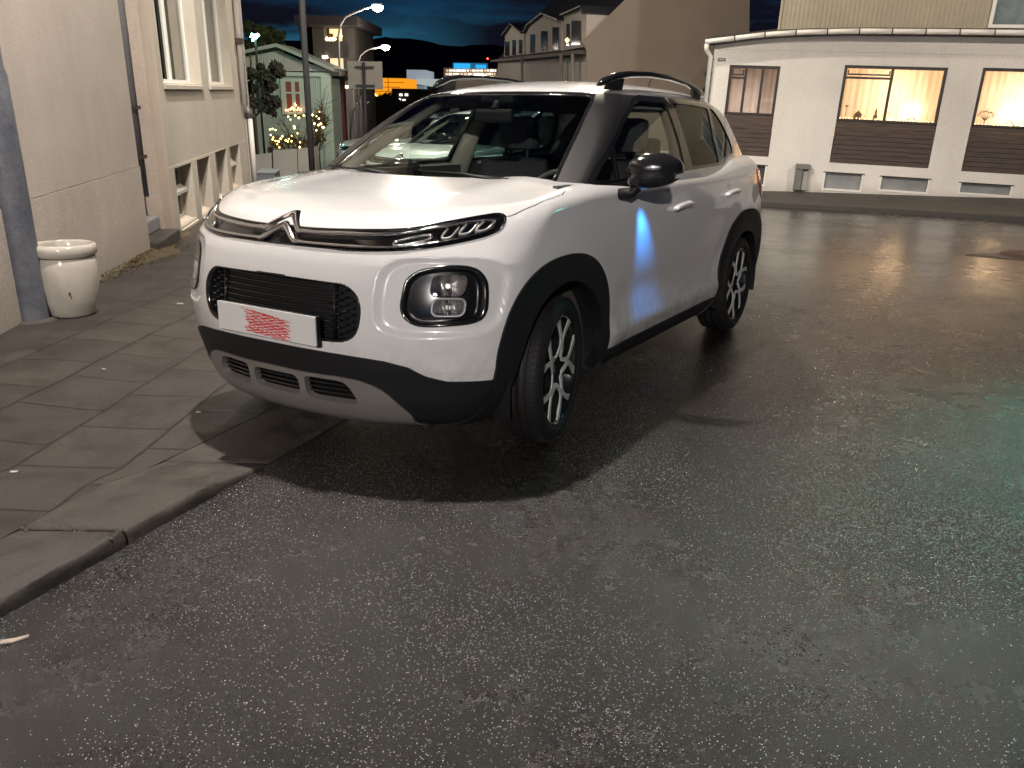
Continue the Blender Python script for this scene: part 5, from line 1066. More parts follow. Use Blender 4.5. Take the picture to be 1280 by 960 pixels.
fo1 = big_window(1, W1[0], W1[1], W1[2], W1[3], 1.415, (-.56, -.235), [(-.83, -.585, 2.10)], False)
fo2 = big_window(2, W2[0], W2[1], W2[2], W2[3], 1.38, (2.125,), [(1.317, 2.10, 2.17)], True)
fo3 = big_window(3, W3[0], W3[1], W3[2], W3[3], 1.385, (), [], True)
def room_light(s, y, z, e, c, r=.05):
    p = MR @ Vector((s, y, z)); lamp_light('room_light', 'POINT', p, e, c, r)
room_light(2.2, 1.0, 1.9, 78, (1, .72, .48), .15); room_light(4.5, 1.0, 1.9, 78, (1, .74, .52), .15); room_light(-.5, .9, 1.6, 34, (1, .68, .55), .15)
for s_ in (2.62, 4.30): room_light(s_, .24, 1.60, 13.0, (1, .66, .36), .03)
# candle arches and figures standing on the window boards
def candle_arch(s, label):
    a = empty_mw('candle_arch', MR @ Matrix.Translation((s, .20, 1.392)), label, 'lamp', 'lit candle arches in the warm windows')
    m = MB()
    for d in (-1, 1): m.tube([(d*.12, 0, .0), (0, 0, .12)], .008, 6)
    m.box(-.14, .14, -.03, .03, .0, .012); m.build('arch_frame', DARKFRAME, a)
    for i in range(7):
        x = -.11 + .22*i/6; z = .03 + .11*(1-abs(x)/.12)
        m = MB(); m.lathe([(.0, -.012), (.010, -.006), (.012, .004), (.006, .02), (.0, .03)], 8, c=(x, 0, z+.03)); m.build('candle_bulb', FLAME, a)
candle_arch(2.62, 'glowing triangular candle arch on the board of the middle window')
candle_arch(4.30, 'glowing triangular candle arch in the window at the right edge')
SIL = mat('ornament_dark', (.22, .14, .08), .7)
m = MB(); m.lathe([(.07, 0), (.07, .10), (.08, .105), (.03, .16), (.012, .17), (.012, .19)], 8); o = m.build('lantern', SIL); o.matrix_world = MR @ Matrix.Translation((1.65, .2, 1.392)); tag(o, 'squat round dark lantern on the board of the middle window', 'lantern')
m = MB(); m.lathe([(.035, 0), (.04, .10), (.02, .12), (.02, .18), (.005, .24)], 8); o = m.build('figurine', SIL); o.matrix_world = MR @ Matrix.Translation((1.97, .2, 1.392)); tag(o, 'slim dark figurine left of the mullion in the middle window', 'figurine')
m = MB(); m.tube([(0, 0, 0), (0, 0, .27)], .005, 5); m.box(-.03, .03, -.01, .01, .25, .275); o = m.build('candle_stand', SIL); o.matrix_world = MR @ Matrix.Translation((1.42, .2, 1.392)); tag(o, 'thin tall candle stand at the left end of the middle window', 'candle stand')
m = MB()
for i in range(5): m.lathe([(.055-.010*i, .03*i), (.05-.010*i, .03*i+.022)], 10)
o = m.build('christmas_tree', emis('glowing_paper_tree', (1, .6, .3), 3.)); o.matrix_world = MR @ Matrix.Translation((2.24, .2, 1.395)); tag(o, 'small stepped glowing tree beside the mullion of the middle window', 'ornament')
m = MB(); m.tube([(0, 0, 0), (0, 0, .14)], .008, 5); rr = random.Random(2)
for i in range(9):
    a = rad(20+140*i/8); e = (.13*math.cos(a)*1.1, rr.uniform(-.02, .02), .14+.13*math.sin(a)); m.tube([(0, 0, .10), (e[0]*.5, 0, .10+e[2]*.3), e], [.005, .004, .002], 5)
    for j in range(5): c = (e[0]+rr.gauss(0, .014), e[1], e[2]+rr.gauss(0, .012)); m.lathe([(0, -.01), (.011, 0), (0, .01)], 6, c=c)
o = m.build('twig_tree', SIL); o.matrix_world = MR @ Matrix.Translation((3.88, .2, 1.392)); tag(o, 'little bare twig tree in the window at the right edge', 'ornament')
for nm, s0, s1, cnt, lb in (('light_string', 1.30, 3.02, 30, 'string of yellow lights along the board of the middle window'), ('light_string', 3.68, 5.3, 26, 'string of yellow lights along the board of the window at the right edge'), ('light_string', -.82, -.30, 5, 'few pinkish lights along the board of the curtained window near the corner')):
    e = empty_mw(nm, MR, lb, 'string lights', 'strings of lights along the window boards'); rr = random.Random(cnt)
    c_ = MB(); c_.tube([(s0, .13, 1.415), (s1, .13, 1.415)], .003, 5); c_.build('cable', DARKFRAME, e)
    for i in range(cnt):
        x = s0 + (s1-s0)*(i+.5)/cnt + rr.uniform(-.02, .02); m = MB(); r_ = .009*rr.uniform(.7, 1.3); m.lathe([(0, -r_), (r_, 0), (0, r_)], 6, c=(x, .125, 1.425+rr.uniform(0, .012))); m.build('bulb', DOT if s0 > 0 else emis('pink_bulb', (1, .35, .2), 5), e)
# cellar windows
for k, (s0, s1, z0, z1) in enumerate(cel):
    f = MB(); fw = .035; y0, y1 = (.0, .07)
    f.box(s0, s0+fw, y0-.012, y1, z0, z1); f.box(s1-fw, s1, y0-.012, y1, z0, z1); f.box(s0+fw, s1-fw, y0-.010, y1, z0, z0+fw)
    fo = f.build('cellar_window', WHITEPAINT, Rb)
    t = MB(); t.box(s0-.01, s1+.01, -.016, .02, z1, z1+.018); t.build('lintel_edge', mat('grimy_edge', (.05, .045, .035), .9), fo)
    gl = MB(); gl.box(s0+fw, s1-fw, .045, .06, z0+fw, z1); gl.build('pane', FROST if k else mat('dark_blue_pane', (.06, .07, .08), .2), fo)
# meter boxes, small name plate
ub = empty_mw('meter_box', MR, 'pair of narrow grey metal boxes standing against the white wall', 'utility box')
m = MB(); m.box(.645, .79, -.16, -.003, .02, .43, .008); m.build('left_box', mat('box_grey', (.13, .125, .12), .6, vary=(8, (.20, .19, .18), .7)), ub)
m = MB(); m.box(.80, .90, -.13, -.003, .02, .40, .008); m.build('right_box', mat('box_light', (.34, .33, .31), .5, vary=(8, (.22, .21, .2), .7)), ub)
m = MB(); m.box(.64, .915, -.18, -.003, .431, .53, .012); m.build('hood_cover', mat('box_hood', (.16, .155, .15), .6), ub)
sg = empty_mw('street_sign', MR, 'tiny dark name plate high on the corner of the white building', 'sign'); m = MB(); m.box(-1.13, -.98, -.012, -.001, 2.40, 2.455); m.build('plate', mat('sign_black', (.02, .02, .025), .4), sg)
m = MB()
for x in (-1.115, -1.09, -1.07, -1.045, -1.02): m.box(x, x+.014, -.0145, -.0125, 2.415, 2.44)
m.build('lettering', mat('sign_white', (.6, .6, .6), .5), sg)


# ================================================================== down the street and beyond
def far(name, u, Y, label, cat, group=None, rz=0.):
    x = at(u, 165, Y).x; return empty(name, mw=plumb((x, Y, 0), rz), label=label, cat=cat, group=group)
def lc(root, u, v, Y):
    mi = root.matrix_world.inverted(); o = mi @ Vector((0, 0, CAM_H)); q = mi @ at(u, v, Y); d = q - o; return o + d*((Y - root.matrix_world.translation.y - o.y)/d.y)
def fbox(mb, root, u0, u1, v0, v1, Y, d, bev=0.):
    a = lc(root, u0, v1, Y); b = lc(root, u1, v0, Y); mb.box(min(a.x, b.x), max(a.x, b.x), a.y, a.y+d, min(a.z, b.z), max(a.z, b.z), bev); return mb
def fpoly(mb, root, pts, Y, d):
    P = [lc(root, u, v, Y) for u, v in pts]; y0 = sum(p.y for p in P)/len(P); n = len(P)
    mb.add([(p.x, y0, p.z) for p in P] + [(p.x, y0+d, p.z) for p in P], [tuple(range(n)), tuple(reversed(range(n, 2*n)))] + [(i, i+n, (i+1) % n+n, (i+1) % n) for i in range(n)]); return mb
MINT = mat('mint_painted_iron', (.36, .43, .38), .55); MINTTRIM = mat('pale_mint_trim', (.50, .58, .50), .5)
DARKROOF = mat('dark_iron_roof', (.05, .055, .055), .5)
# --- white board fence and pole
fe = far('fence', 358, 19.5, 'low white panel fence in front of the mint house beside the dark pole', 'fence')
for (a, b, v0, v0b, v1) in ((313, 339, 194, 191, 245), (341, 371, 188, 186, 243), (372, 398, 186, 183, 241)):
    m = MB(); fpoly(m, fe, [(a, v0), (b, v0b), (b+2, v1), (a+2, v1)], 19.5, .04); m.build('fence_panel', mat('grubby_white_board', (.44, .43, .40), .7, vary=(1.5, (.28, .27, .25), .6)), fe)
for u in (312, 340, 371.5, 398):
    m = MB(); fbox(m, fe, u-.8, u+.8, 184 if u > 330 else 190, 245, 19.58, .08); m.build('fence_post', DARKFRAME, fe)
po = far('dark_pole', 391, 17.0, 'tall dark grey post standing in front of the white fence', 'post'); b0 = lc(po, 392, 240, 17.0); 
m = MB(); m.tube([(b0.x, 0, -.2), (b0.x, 0, 7.)], .062, 12); m.build('pole', mat('dark_post_paint', (.07, .07, .075), .45), po)
# --- mint house
YH = 25.
mh = far('mint_house', 370, YH, 'mint green corrugated house with pale gable roof and lit four pane window', 'house')
m = MB(); n = 150; pts0 = [lc(mh, u, 88, YH) for u in np.linspace(300, 412, n)]
zb = lc(mh, 360, 240, YH).z; z1 = lc(mh, 360, 92.5, YH).z
m.add([(p.x, .012*math.sin(i*1.9), z) for z in (zb, z1) for i, p in enumerate(pts0)], [(i, i+1, n+i+1, n+i) for i in range(n-1)], True)
wl = m.build('front_wall', MINT, mh)
m = MB(); ra = lc(mh, 348, 61, YH); rl = lc(mh, 298, 71, YH); rr_ = lc(mh, 418, 90.5, YH); ge = []
us = np.linspace(300, 414, 190)
def gable_v(u): return 61 + (348-u)*.2 if u < 348 else 61 + (u-348)*(90.5-61)/(418-348)
top = [lc(mh, u, gable_v(u)+2, YH) for u in us]; bot = [lc(mh, u, max(gable_v(u)+2, 89.), YH) for u in us]
m.add([(p.x, -.03+.022*math.sin(i*1.6), p.z) for p, i in zip(bot, range(len(us)))] + [(p.x, -.03+.022*math.sin(i*1.6), p.z) for p, i in zip(top, range(len(us)))], [(i, i+1, len(us)+i+1, len(us)+i) for i in range(len(us)-1)], True); m.build('gable_cladding', mat('pale_corrugated_iron', (.42, .42, .38), .5), mh)
for a, b, nm in (((348, 59), (420, 90), 'r'), ((298, 69.5), (348, 59), 'l')):
    m = MB(); p = lc(mh, *a, YH); q = lc(mh, *b, YH); 
    m.add([(p.x, -.25, p.z), (q.x, -.25, q.z), (q.x, 1.6, q.z), (p.x, 1.6, p.z), (p.x, -.25, p.z+.09), (q.x, -.25, q.z+.09), (q.x, 1.6, q.z+.09), (p.x, 1.6, p.z+.09)], [(3, 2, 1, 0), (4, 5, 6, 7), (0, 1, 5, 4), (1, 2, 6, 5), (2, 3, 7, 6), (3, 0, 4, 7)]); m.build('roof', mat('pale_roof_edge', (.36, .40, .36), .5), mh)
m = MB(); fbox(m, mh, 355, 412, 91, 95, YH-.06, .10); m.build('fascia', MINTTRIM, mh)
m = MB(); fbox(m, mh, 408.5, 413, 95, 235, YH-.05, .12); m.build('corner_board', MINTTRIM, mh)
m = MB(); 
for a in ((353, 356, 99, 142), (366.2, 367.8, 102, 140), (376, 379.5, 99, 142)): fbox(m, mh, *a, YH-.06, .05)
for a in ((356, 376, 99, 102), (356, 376, 115, 117), (353, 379.5, 140, 143)): fbox(m, mh, *a, YH-.064, .05)
wf = m.build('window', MINTTRIM, mh); m = MB(); fbox(m, mh, 355, 377, 101, 141, YH-.03, .01); m.build('pane', mat('dim_red_room', (.10, .03, .02), .4, emit=(.20, .06, .03), emit_s=.35), wf)
m = MB(); fbox(m, mh, 322, 336, 101, 140, YH-.03, .01); m.build('window', mat('night_pane', (.05, .06, .06), .15), mh)
m = MB(); fbox(m, mh, 335, 348, 119, 125, YH-.10, .04); m.build('blue_sign_board', mat('blue_board', (.02, .05, .16), .5), mh)
c0 = lc(mh, 366, 134, YH); rr = random.Random(3)
for i in range(14):
    m = MB(); r_ = rr.uniform(.02, .045); c = lc(mh, 357+19*i/13., 139-rr.uniform(0, 9)*math.exp(-((i-8)/4.)**2)-1, YH-.12); m.lathe([(0, -r_), (r_*.7, 0), (0, r_)], 6, c=c[:]); m.build('window_light', emis('warm_window_light', (1, .48, .22), 5.), mh)
# side body of the mint house
m = MB(); a = lc(mh, 412, 92, YH); m.box(a.x-9, a.x-.02, .05, 1.5, zb, z1-.1); m.build('house_body', MINT, mh)
# --- neighbours right of it: maroon corner, concrete block
mr = far('maroon_house', 423, 27, 'narrow maroon house corner behind the thin lamp pole', 'house'); m = MB(); fbox(m, mr, 417.5, 428, 99, 215, 27, .4); m.build('wall', mat('maroon_paint', (.16, .045, .05), .6), mr); m = MB(); fbox(m, mr, 415, 430, 95, 99, 26.9, .6); m.build('eaves', DARKROOF, mr)
wh = far('pale_house', 411, 29, 'slim pale wall strip between the mint house and the maroon corner', 'house'); m = MB(); fbox(m, wh, 398, 417.5, 98, 215, 28.5, .6); m.build('wall', mat('dull_cream_wall', (.26, .25, .22), .8), wh); m = MB(); fbox(m, wh, 405, 413.5, 180, 190, 28.42, .05); m.build('window', DIMGLASS, wh)
tw = far('stair_tower', 420, 46, 'tall concrete stair tower with flat overhanging roof and two lit windows', 'building')
m = MB(); fbox(m, tw, 399, 404, 28, 190, 46, 6); fbox(m, tw, 434.5, 442, 28, 190, 46, 6); fbox(m, tw, 404, 434.5, 51.5, 71.5, 46, 6); fbox(m, tw, 404, 434.5, 87, 105, 46, 6); fbox(m, tw, 404, 434.5, 112, 117, 46, 6); fbox(m, tw, 404, 434.5, 127, 190, 46, 6)
m.build('tower_wall', mat('dull_concrete', (.125, .115, .105), .85, vary=(.6, (.09, .08, .075), .6)), tw)
m = MB(); fbox(m, tw, 368, 446, 20, 30.5, 44.5, 8); m.build('flat_roof', mat('roof_slab_concrete', (.10, .09, .095), .85), tw)
WL = emis('lit_room_yellow', (1.0, .72, .36), 1.05)
m = MB(); fbox(m, tw, 404, 434.5, 30.5, 52, 47.2, .1); m.build('window', WL, tw); m = MB(); fbox(m, tw, 404, 434.5, 71, 87.5, 47.2, .1); m.build('window', emis('lit_room_pale', (1.0, .76, .46), .95), tw)
m = MB(); fbox(m, tw, 404, 434.5, 117, 127.5, 46.6, .1); m.build('window', emis('lit_room_rose', (.45, .10, .09), .8), tw); m = MB(); fbox(m, tw, 426, 435, 107, 110, 45.8, .1); m.build('tube_light', emis('tube_light', (1, .80, .5), 5), tw)
m = MB()
for a in ((406, 411, 34, 51), (412, 416, 42, 51), (408, 409, 73, 87), (420, 422, 46, 51.5)): fbox(m, tw, *a, 46.9, .1)
m.build('room_furniture', mat('room_brown', (.12, .07, .04), .8), tw)  # dark brown shapes inside the lit windows
for i in range(9):
    m = MB(); c = lc(tw, 405+29*i/8., 50-rr.uniform(0, 5)*(1 if i > 5 else .3), 46.5); r_ = rr.uniform(.05, .13); m.lathe([(0, -r_), (r_*.8, 0), (0, r_)], 6, c=c[:]); m.build('window_candle', emis('bright_candle', (1, .78, .4), 7), tw)
m = MB(); fbox(m, tw, 403, 409, 70, 72.5, 45.9, .2); m.build('wall_lamp', emis('wall_lamp_glow', (1, .88, .65), 9), tw)
m = MB(); fbox(m, tw, 384, 399, 31, 190, 50, 5); m.build('rear_wing', mat('dark_wing', (.03, .028, .03), .9), tw)
# white entrance column with railing
en = far('porch', 440, 34, 'white porch post with grey handrails below the back of the road sign', 'porch'); m = MB(); fbox(m, en, 436.5, 441, 112, 205, 34, .3); m.build('porch_post', mat('porch_white', (.55, .53, .50), .6), en)
m = MB(); fbox(m, en, 427, 437, 135, 205, 34.5, 3); m.build('porch_wall', mat('porch_wall_beige', (.27, .25, .22), .8), en)
m = MB()
for pts in ([(440, 210), (439, 165), (441, 140), (449, 128), (452, 120)], [(446, 210), (446, 128)], [(451, 210), (451, 122)], [(455.5, 210), (455.5, 140), (458, 130), (461, 127)]): m.tube([lc(en, u, v, 33)[:] for u, v in pts], .032, 6)
m.build('handrail', mat('rail_grey', (.34, .34, .36), .4, metal=.6), en)
# --- road sign seen from behind
rs = far('road_sign', 457, 26, 'large square road sign seen from its bare grey back', 'road sign')
m = MB(); fbox(m, rs, 435.5, 477.5, 77, 111, 26, .03, .01); m.build('sign_panel', mat('sign_back_grey', (.33, .30, .27), .5, vary=(1.2, (.27, .24, .22), .6)), rs)
p = lc(rs, 456, 120, 25.9); z1_ = lc(rs, 455, 78, 25.9).z; m = MB(); m.tube([(p.x, p.y, -.1), (p.x, p.y, z1_)], .045, 8); m.build('sign_post', mat('sign_post_dark', (.05, .045, .05), .5), rs)
m = MB(); fbox(m, rs, 443.5, 467, 82.8, 84.4, 25.9, .05); m.build('clamp_bar', mat('sign_post_dark', (.05, .045, .05), .5), rs); m = MB(); fbox(m, rs, 445, 468, 105.8, 107.4, 25.9, .05); m.build('clamp_bar', mat('sign_post_dark', (.05, .045, .05), .5), rs)
# --- street lamps in the distance
for (Y, pts, hu, hv, lb) in ((34, [(428, 205), (425, 100), (423, 45), (426, 30), (432, 21), (439, 17.5), (455, 11), (468, 8)], 472, 8, 'higher of two far street lamps, its thin curved pole crossing the stair tower'), (44, [(449, 200), (447.5, 78), (450, 70), (456, 64), (464, 60.5), (478, 58.5)], 482, 58, 'lower of two far street lamps, its arm rising behind the road sign')):
    L_ = far('street_lamp', pts[0][0], Y, lb, 'street lamp', 'far street lamps'); m = MB(); P3 = [lc(L_, u, v, Y) for u, v in pts]; P3[0].z = -.2; m.tube([q[:] for q in P3], [.055]+[.042]*(len(P3)-1), 8); m.build('pole', mat('far_pole_grey', (.36, .34, .33), .5), L_)
    c = lc(L_, hu, hv, Y); m = MB(); m.box(c.x-.22, c.x+.20, c.y-.12, c.y+.12, c.z+.0, c.z+.09, .03); m.build('lamp_head', mat('lamp_head_grey', (.3, .3, .32), .5), L_)
    m = MB(); m.lathe([(0, -.20), (.15, -.14), (.22, -.01), (0, -.0)], 14, c=(c.x, c.y, c.z)); m.build('lamp_glass', emis('lamp_glow', (1, .93, .84), 45), L_)
    w_ = L_.matrix_world @ Vector((c.x, c.y, c.z-.3)); lamp_light('street_and_fill_light', 'POINT', w_, 260, (1, .85, .68), .12)
# teal garden lamp
tl = far('garden_lamp', 319, 22.5, 'bright teal lamp shining through the tree beside the downpipe', 'lamp'); c = lc(tl, 319, 46, 22.5); m = MB(); m.tube([(c.x, c.y, -.2), (c.x, c.y, c.z)], .03, 8); m.build('pole', DARKFRAME, tl)
for (du, dv, r_) in ((0, 0, .07), (-4, -3, .035), (-3, 4, .04), (3, -2, .05), (-6, 0, .02)):
    q = lc(tl, 319+du, 46+dv, 22.5); m = MB(); m.lathe([(0, -r_), (r_*.8, -r_*.4), (r_, r_*.2), (0, r_)], 10, c=q[:]); m.build('lamp_glass', emis('teal_glow', (.25, 1.0, .80), 14), tl)
lamp_light('garden_lamp_light', 'POINT', tl.matrix_world @ Vector((c.x+.35, c.y-.9, c.z-.1)), 30, (.35, 1.0, .76), .15)
# --- trees and the lit bush
LEAFD = mat('dark_leaves', (.022, .034, .014), .7); LEAFO = mat('olive_leaves', (.06, .065, .02), .7); LEAFL = mat('brighter_leaves', (.10, .12, .045), .7); BARK = mat('bark', (.05, .038, .028), .9)
def crown(name, root, blobs, n, size, cols, seed, parent):
    rr = random.Random(seed); mb = MB(); tot = sum(b[3]**2 for b in blobs)
    for (x, y, z, r, sq) in [(b[0], b[1], b[2], b[3], b[4] if len(b) > 4 else .8) for b in blobs]:
        for k in range(int(n*r*r/tot)):
            while True:
                d = Vector((rr.uniform(-1, 1), rr.uniform(-1, 1), rr.uniform(-1, 1)))
                if .25 < d.length < 1: break
            d *= (.55+.45*rr.random()); c = Vector((x+d.x*r, y+d.y*r, z+d.z*r*sq)); s_ = size*rr.uniform(.6, 1.4); a = Vector((rr.gauss(0, 1), rr.gauss(0, 1), rr.gauss(0, 1))).normalized(); b = a.orthogonal().normalized(); mb.cur = rr.randrange(len(cols))
            mb.add([c-a*s_, c+b*s_*.5, c+a*s_, c-b*s_*.5], [(0, 1, 2, 3)])
    return mb.build(name, cols, parent)
def blobs_px(root, L_, Y): 
    o = []
    for u, v, r, dy in L_: q = lc(root, u, v, Y+dy); o.append((q.x, q.y, q.z, r/1030*Y, .85))
    return o
t1 = far('tree', 323, 21, 'small tree with dark clumps of foliage on a thin straight trunk', 'tree')
m = MB(); q0 = lc(t1, 322.5, 200, 21); m.tube([(q0.x, 0, -.2), (q0.x, 0, 1.2), (q0.x+.02, 0, 2.9)], [.05, .045, .02], 8)
for u, v in ((335, 100), (345, 82), (312, 95), (340, 128), (314, 120)): 
    q = lc(t1, u, v, 21); m.tube([(q0.x, 0, q.z-.35), (q.x*.6+q0.x*.4, 0, q.z-.1), q[:]], [.025, .018, .008], 5)
m.build('trunk', BARK, t1)
crown('crown', t1, blobs_px(t1, [(333, 98, 11, 0), (345, 84, 9, .1), (350, 92, 7, 0), (338, 108, 8, 0), (314, 92, 9, 0), (311, 110, 9, .2), (315, 128, 8, 0), (333, 124, 8, 0), (345, 128, 8, 0), (338, 138, 6, 0), (326, 84, 6, .1), (342, 142, 4, 0)], 21), 4200, .055, [LEAFD, LEAFD, mat('black_leaves', (.010, .014, .008), .8), BARK], 5, t1)
t2 = far('tree', 335, 27, 'broad olive leaved tree behind the mint roof around the teal lamp', 'tree'); q0 = lc(t2, 340, 200, 27); m = MB(); m.tube([(q0.x, 0, -.2), (q0.x, 0, 4)], [.14, .07], 8); m.build('trunk', BARK, t2)
crown('crown', t2, blobs_px(t2, [(322, 42, 14, 0), (336, 46, 15, .3), (345, 55, 11, 0), (315, 60, 12, 0), (330, 62, 13, 0), (311, 34, 8, 0), (350, 44, 7, 0)], 27), 5200, .07, [LEAFO, LEAFD, LEAFD], 6, t2)
bu = far('bush', 372, 21.5, 'round leafless shrub wound with warm fairy lights by the white fence', 'bush'); rr = random.Random(12); m = MB(); tips = []
q0 = lc(bu, 380, 212, 21.5)
for k in range(34):
    u = rr.uniform(338, 415); v = rr.uniform(108 if u > 385 else 140, 185); q = lc(bu, u, v, 21.5+rr.uniform(-.4, .4)); mid_ = Vector((q0.x*.5+q.x*.5+rr.gauss(0, .1), q.y*.5, q.z*.55)); b_ = Vector((q0.x + rr.gauss(0, .12), 0, 0)); m.tube([b_, mid_, q], [.022, .013, .004], 5); tips.append((mid_, q))
    for j in range(6):
        a = mid_.lerp(q, rr.random()); m.tube([a, a+Vector((rr.gauss(0, .16), rr.gauss(0, .1), rr.uniform(.02, .3)))], [.007, .002], 4)
m.build('branches', mat('shrub_twigs', (.055, .045, .035), .9), bu)
crown('leaves', bu, blobs_px(bu, [(345, 178, 12, 0), (362, 176, 12, 0), (378, 180, 10, 0), (400, 150, 14, .2), (398, 172, 11, 0)], 21.5), 900, .04, [mat('withered_leaves', (.10, .07, .03), .8), LEAFO], 8, bu)
hl = [(338, 162), (341, 160), (345, 163), (338, 168), (342, 171), (345, 177), (350, 172), (353, 170), (357, 174), (361, 173), (348, 176), (366, 169), (371, 166), (360, 176), (368, 160), (347, 181), (364, 177), (360, 146), (364, 149), (369, 144), (374, 146), (380, 145), (385, 144), (390, 143), (396, 145), (399, 140), (398, 148), (389, 151), (392, 155), (397, 157), (401, 155), (404, 159), (396, 163), (391, 168), (390, 172), (367, 158), (376, 178), (374, 184), (350, 185), (402, 160), (383, 150), (340, 175)]
for u, v in hl:
    q = lc(bu, u+rr.gauss(0, .6), v+rr.gauss(0, .6), 21.15); r_ = rr.uniform(.014, .030); m = MB(); m.lathe([(0, -r_), (r_, 0), (0, r_)], 6, c=q[:]); m.build('fairy_bulb', emis('fairy_bulb_glow', (1.0, .60, .16), 12), bu)
# --- lower town: hedge, dark shed, orange hall, white hall, office block, mast, hills
hg = far('hedge', 490, 60, 'dark mass of trees below the orange lit hall', 'hedge'); crown('foliage', hg, blobs_px(hg, [(465, 135, 14, 0), (485, 132, 14, 2), (505, 140, 15, 0), (520, 150, 14, 0), (475, 155, 18, 0), (500, 165, 20, 0), (460, 170, 16, 0), (530, 128, 12, 0), (548, 122, 12, 0)], 60), 5200, .38, [mat('night_leaves', (.012, .012, .010), .9), mat('night_leaves_brown', (.022, .016, .012), .9)], 9, hg); m = MB(); m.tube([(0, 0, -.2), (0, 0, 1.5)], .3, 6); m.build('trunk', BARK, hg)
sh_ = far('dark_shed', 505, 75, 'low dark building with a few white lit windows above the trees', 'building'); m = MB(); fbox(m, sh_, 491, 520, 111, 160, 75, 8); m.build('wall', mat('near_black_wall', (.02, .018, .02), .9), sh_)
for a in ((499, 503, 117, 120), (506, 510, 117, 120), (497, 501, 123, 125.5), (503, 507, 124, 126), (499, 503, 129, 131.5)):
    m = MB(); fbox(m, sh_, *a, 74.9, .05); m.build('window', emis('shed_window', (.9, .85, .75), 1.6), sh_)
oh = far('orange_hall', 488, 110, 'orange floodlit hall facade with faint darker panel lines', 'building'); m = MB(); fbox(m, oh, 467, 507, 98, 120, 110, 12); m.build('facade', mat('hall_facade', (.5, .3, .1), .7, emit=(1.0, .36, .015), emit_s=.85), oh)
m = MB()
for a in ((480, 505, 102.6, 103.4), (472, 500, 108.6, 109.3), (470, 500, 114, 114.6), (485, 485.6, 98, 120)): fbox(m, oh, *a, 109.8, .05)
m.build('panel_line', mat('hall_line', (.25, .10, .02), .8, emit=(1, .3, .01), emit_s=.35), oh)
for (u, v, r_) in ((457.5, 121, .16), (469, 119.5, .17)): 
    gl_ = far('yellow_lamp', u, 70, 'small yellow lamp low %s the sign post' % ('beside' if u < 460 else 'right of'), 'lamp'); q = lc(gl_, u, v, 70); m = MB(); m.lathe([(0, -r_), (r_, 0), (0, r_)], 8, c=q[:]); m.build('lamp_glass', emis('yellow_lamp_glow', (1, .62, .12), 9), gl_); m = MB(); m.tube([(q.x, q.y, 0), q[:]], .05, 5); m.build('pole', DARKFRAME, gl_)
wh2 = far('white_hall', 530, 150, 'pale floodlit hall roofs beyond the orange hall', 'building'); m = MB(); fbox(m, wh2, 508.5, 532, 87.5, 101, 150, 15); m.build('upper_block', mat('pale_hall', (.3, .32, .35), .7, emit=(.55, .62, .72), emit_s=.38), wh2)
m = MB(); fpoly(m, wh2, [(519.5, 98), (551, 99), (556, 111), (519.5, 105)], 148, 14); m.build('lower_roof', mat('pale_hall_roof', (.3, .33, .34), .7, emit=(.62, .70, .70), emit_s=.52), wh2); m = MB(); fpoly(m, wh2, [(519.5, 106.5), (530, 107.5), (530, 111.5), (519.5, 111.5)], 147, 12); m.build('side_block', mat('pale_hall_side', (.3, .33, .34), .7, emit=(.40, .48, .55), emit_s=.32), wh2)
m = MB(); fbox(m, wh2, 505, 560, 103, 150, 152, 14); m.build('dark_base', mat('near_black_wall', (.02, .018, .02), .9), wh2)
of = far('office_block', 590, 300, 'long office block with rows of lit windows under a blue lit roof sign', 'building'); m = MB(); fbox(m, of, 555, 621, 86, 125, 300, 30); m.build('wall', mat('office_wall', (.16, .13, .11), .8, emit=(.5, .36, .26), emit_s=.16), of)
rr = random.Random(21)
for r_i, (v0, v1, ua, ub_) in enumerate(((87, 89.4, 558, 620), (91.2, 94, 557, 619), (95.3, 97.9, 557, 600), (99.2, 101, 557, 565))):
    u = ua
    while u < ub_:
        w_ = rr.uniform(1.2, 4.5); m = MB(); fbox(m, of, u, min(u+w_, ub_), v0+rr.uniform(0, .3), v1-rr.uniform(0, .3), 299.5, .3)
        m.build('window', emis(*[('office_light_a', (1, .90, .72), 1.5), ('office_light_b', (1, .74, .45), .95), ('office_light_c', (.95, .95, .9), 2.2)][rr.randrange(3)]), of); u += w_ + rr.uniform(.4, 1.8)
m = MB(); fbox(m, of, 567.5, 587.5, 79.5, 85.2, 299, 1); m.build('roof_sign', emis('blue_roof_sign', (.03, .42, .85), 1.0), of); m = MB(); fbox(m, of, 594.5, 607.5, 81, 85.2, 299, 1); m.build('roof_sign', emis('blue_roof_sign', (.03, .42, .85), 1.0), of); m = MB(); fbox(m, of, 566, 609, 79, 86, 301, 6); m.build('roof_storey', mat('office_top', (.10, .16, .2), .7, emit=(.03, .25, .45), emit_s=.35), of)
ms = far('mast', 609, 420, 'thin mast with a red warning light above the office block', 'mast'); q = lc(ms, 609.5, 73.5, 420); m = MB(); m.tube([(q.x, q.y, 0), q[:]], .4, 6); m.build('mast_pole', mat('near_black_wall', (.02, .018, .02), .9), ms); m = MB(); m.lathe([(0, -.6), (.55, 0), (0, .6)], 8, c=q[:]); m.build('warning_light', emis('red_warning', (1, .07, .02), 9), ms)
m = MB(); vs = []; H = [(-500, 100), (100, 66), (250, 52), (330, 48), (400, 52), (440, 54), (478, 47), (500, 47), (520, 48.5), (545, 55), (560, 57.5), (600, 56), (640, 58), (700, 62), (900, 70), (1800, 90)]
us = np.linspace(-500, 1800, 240); vv = np.interp(us, [h[0] for h in H], [h[1] for h in H]) + np.array([.7*math.sin(u*.09)+.5*math.sin(u*.23+1) for u in us])
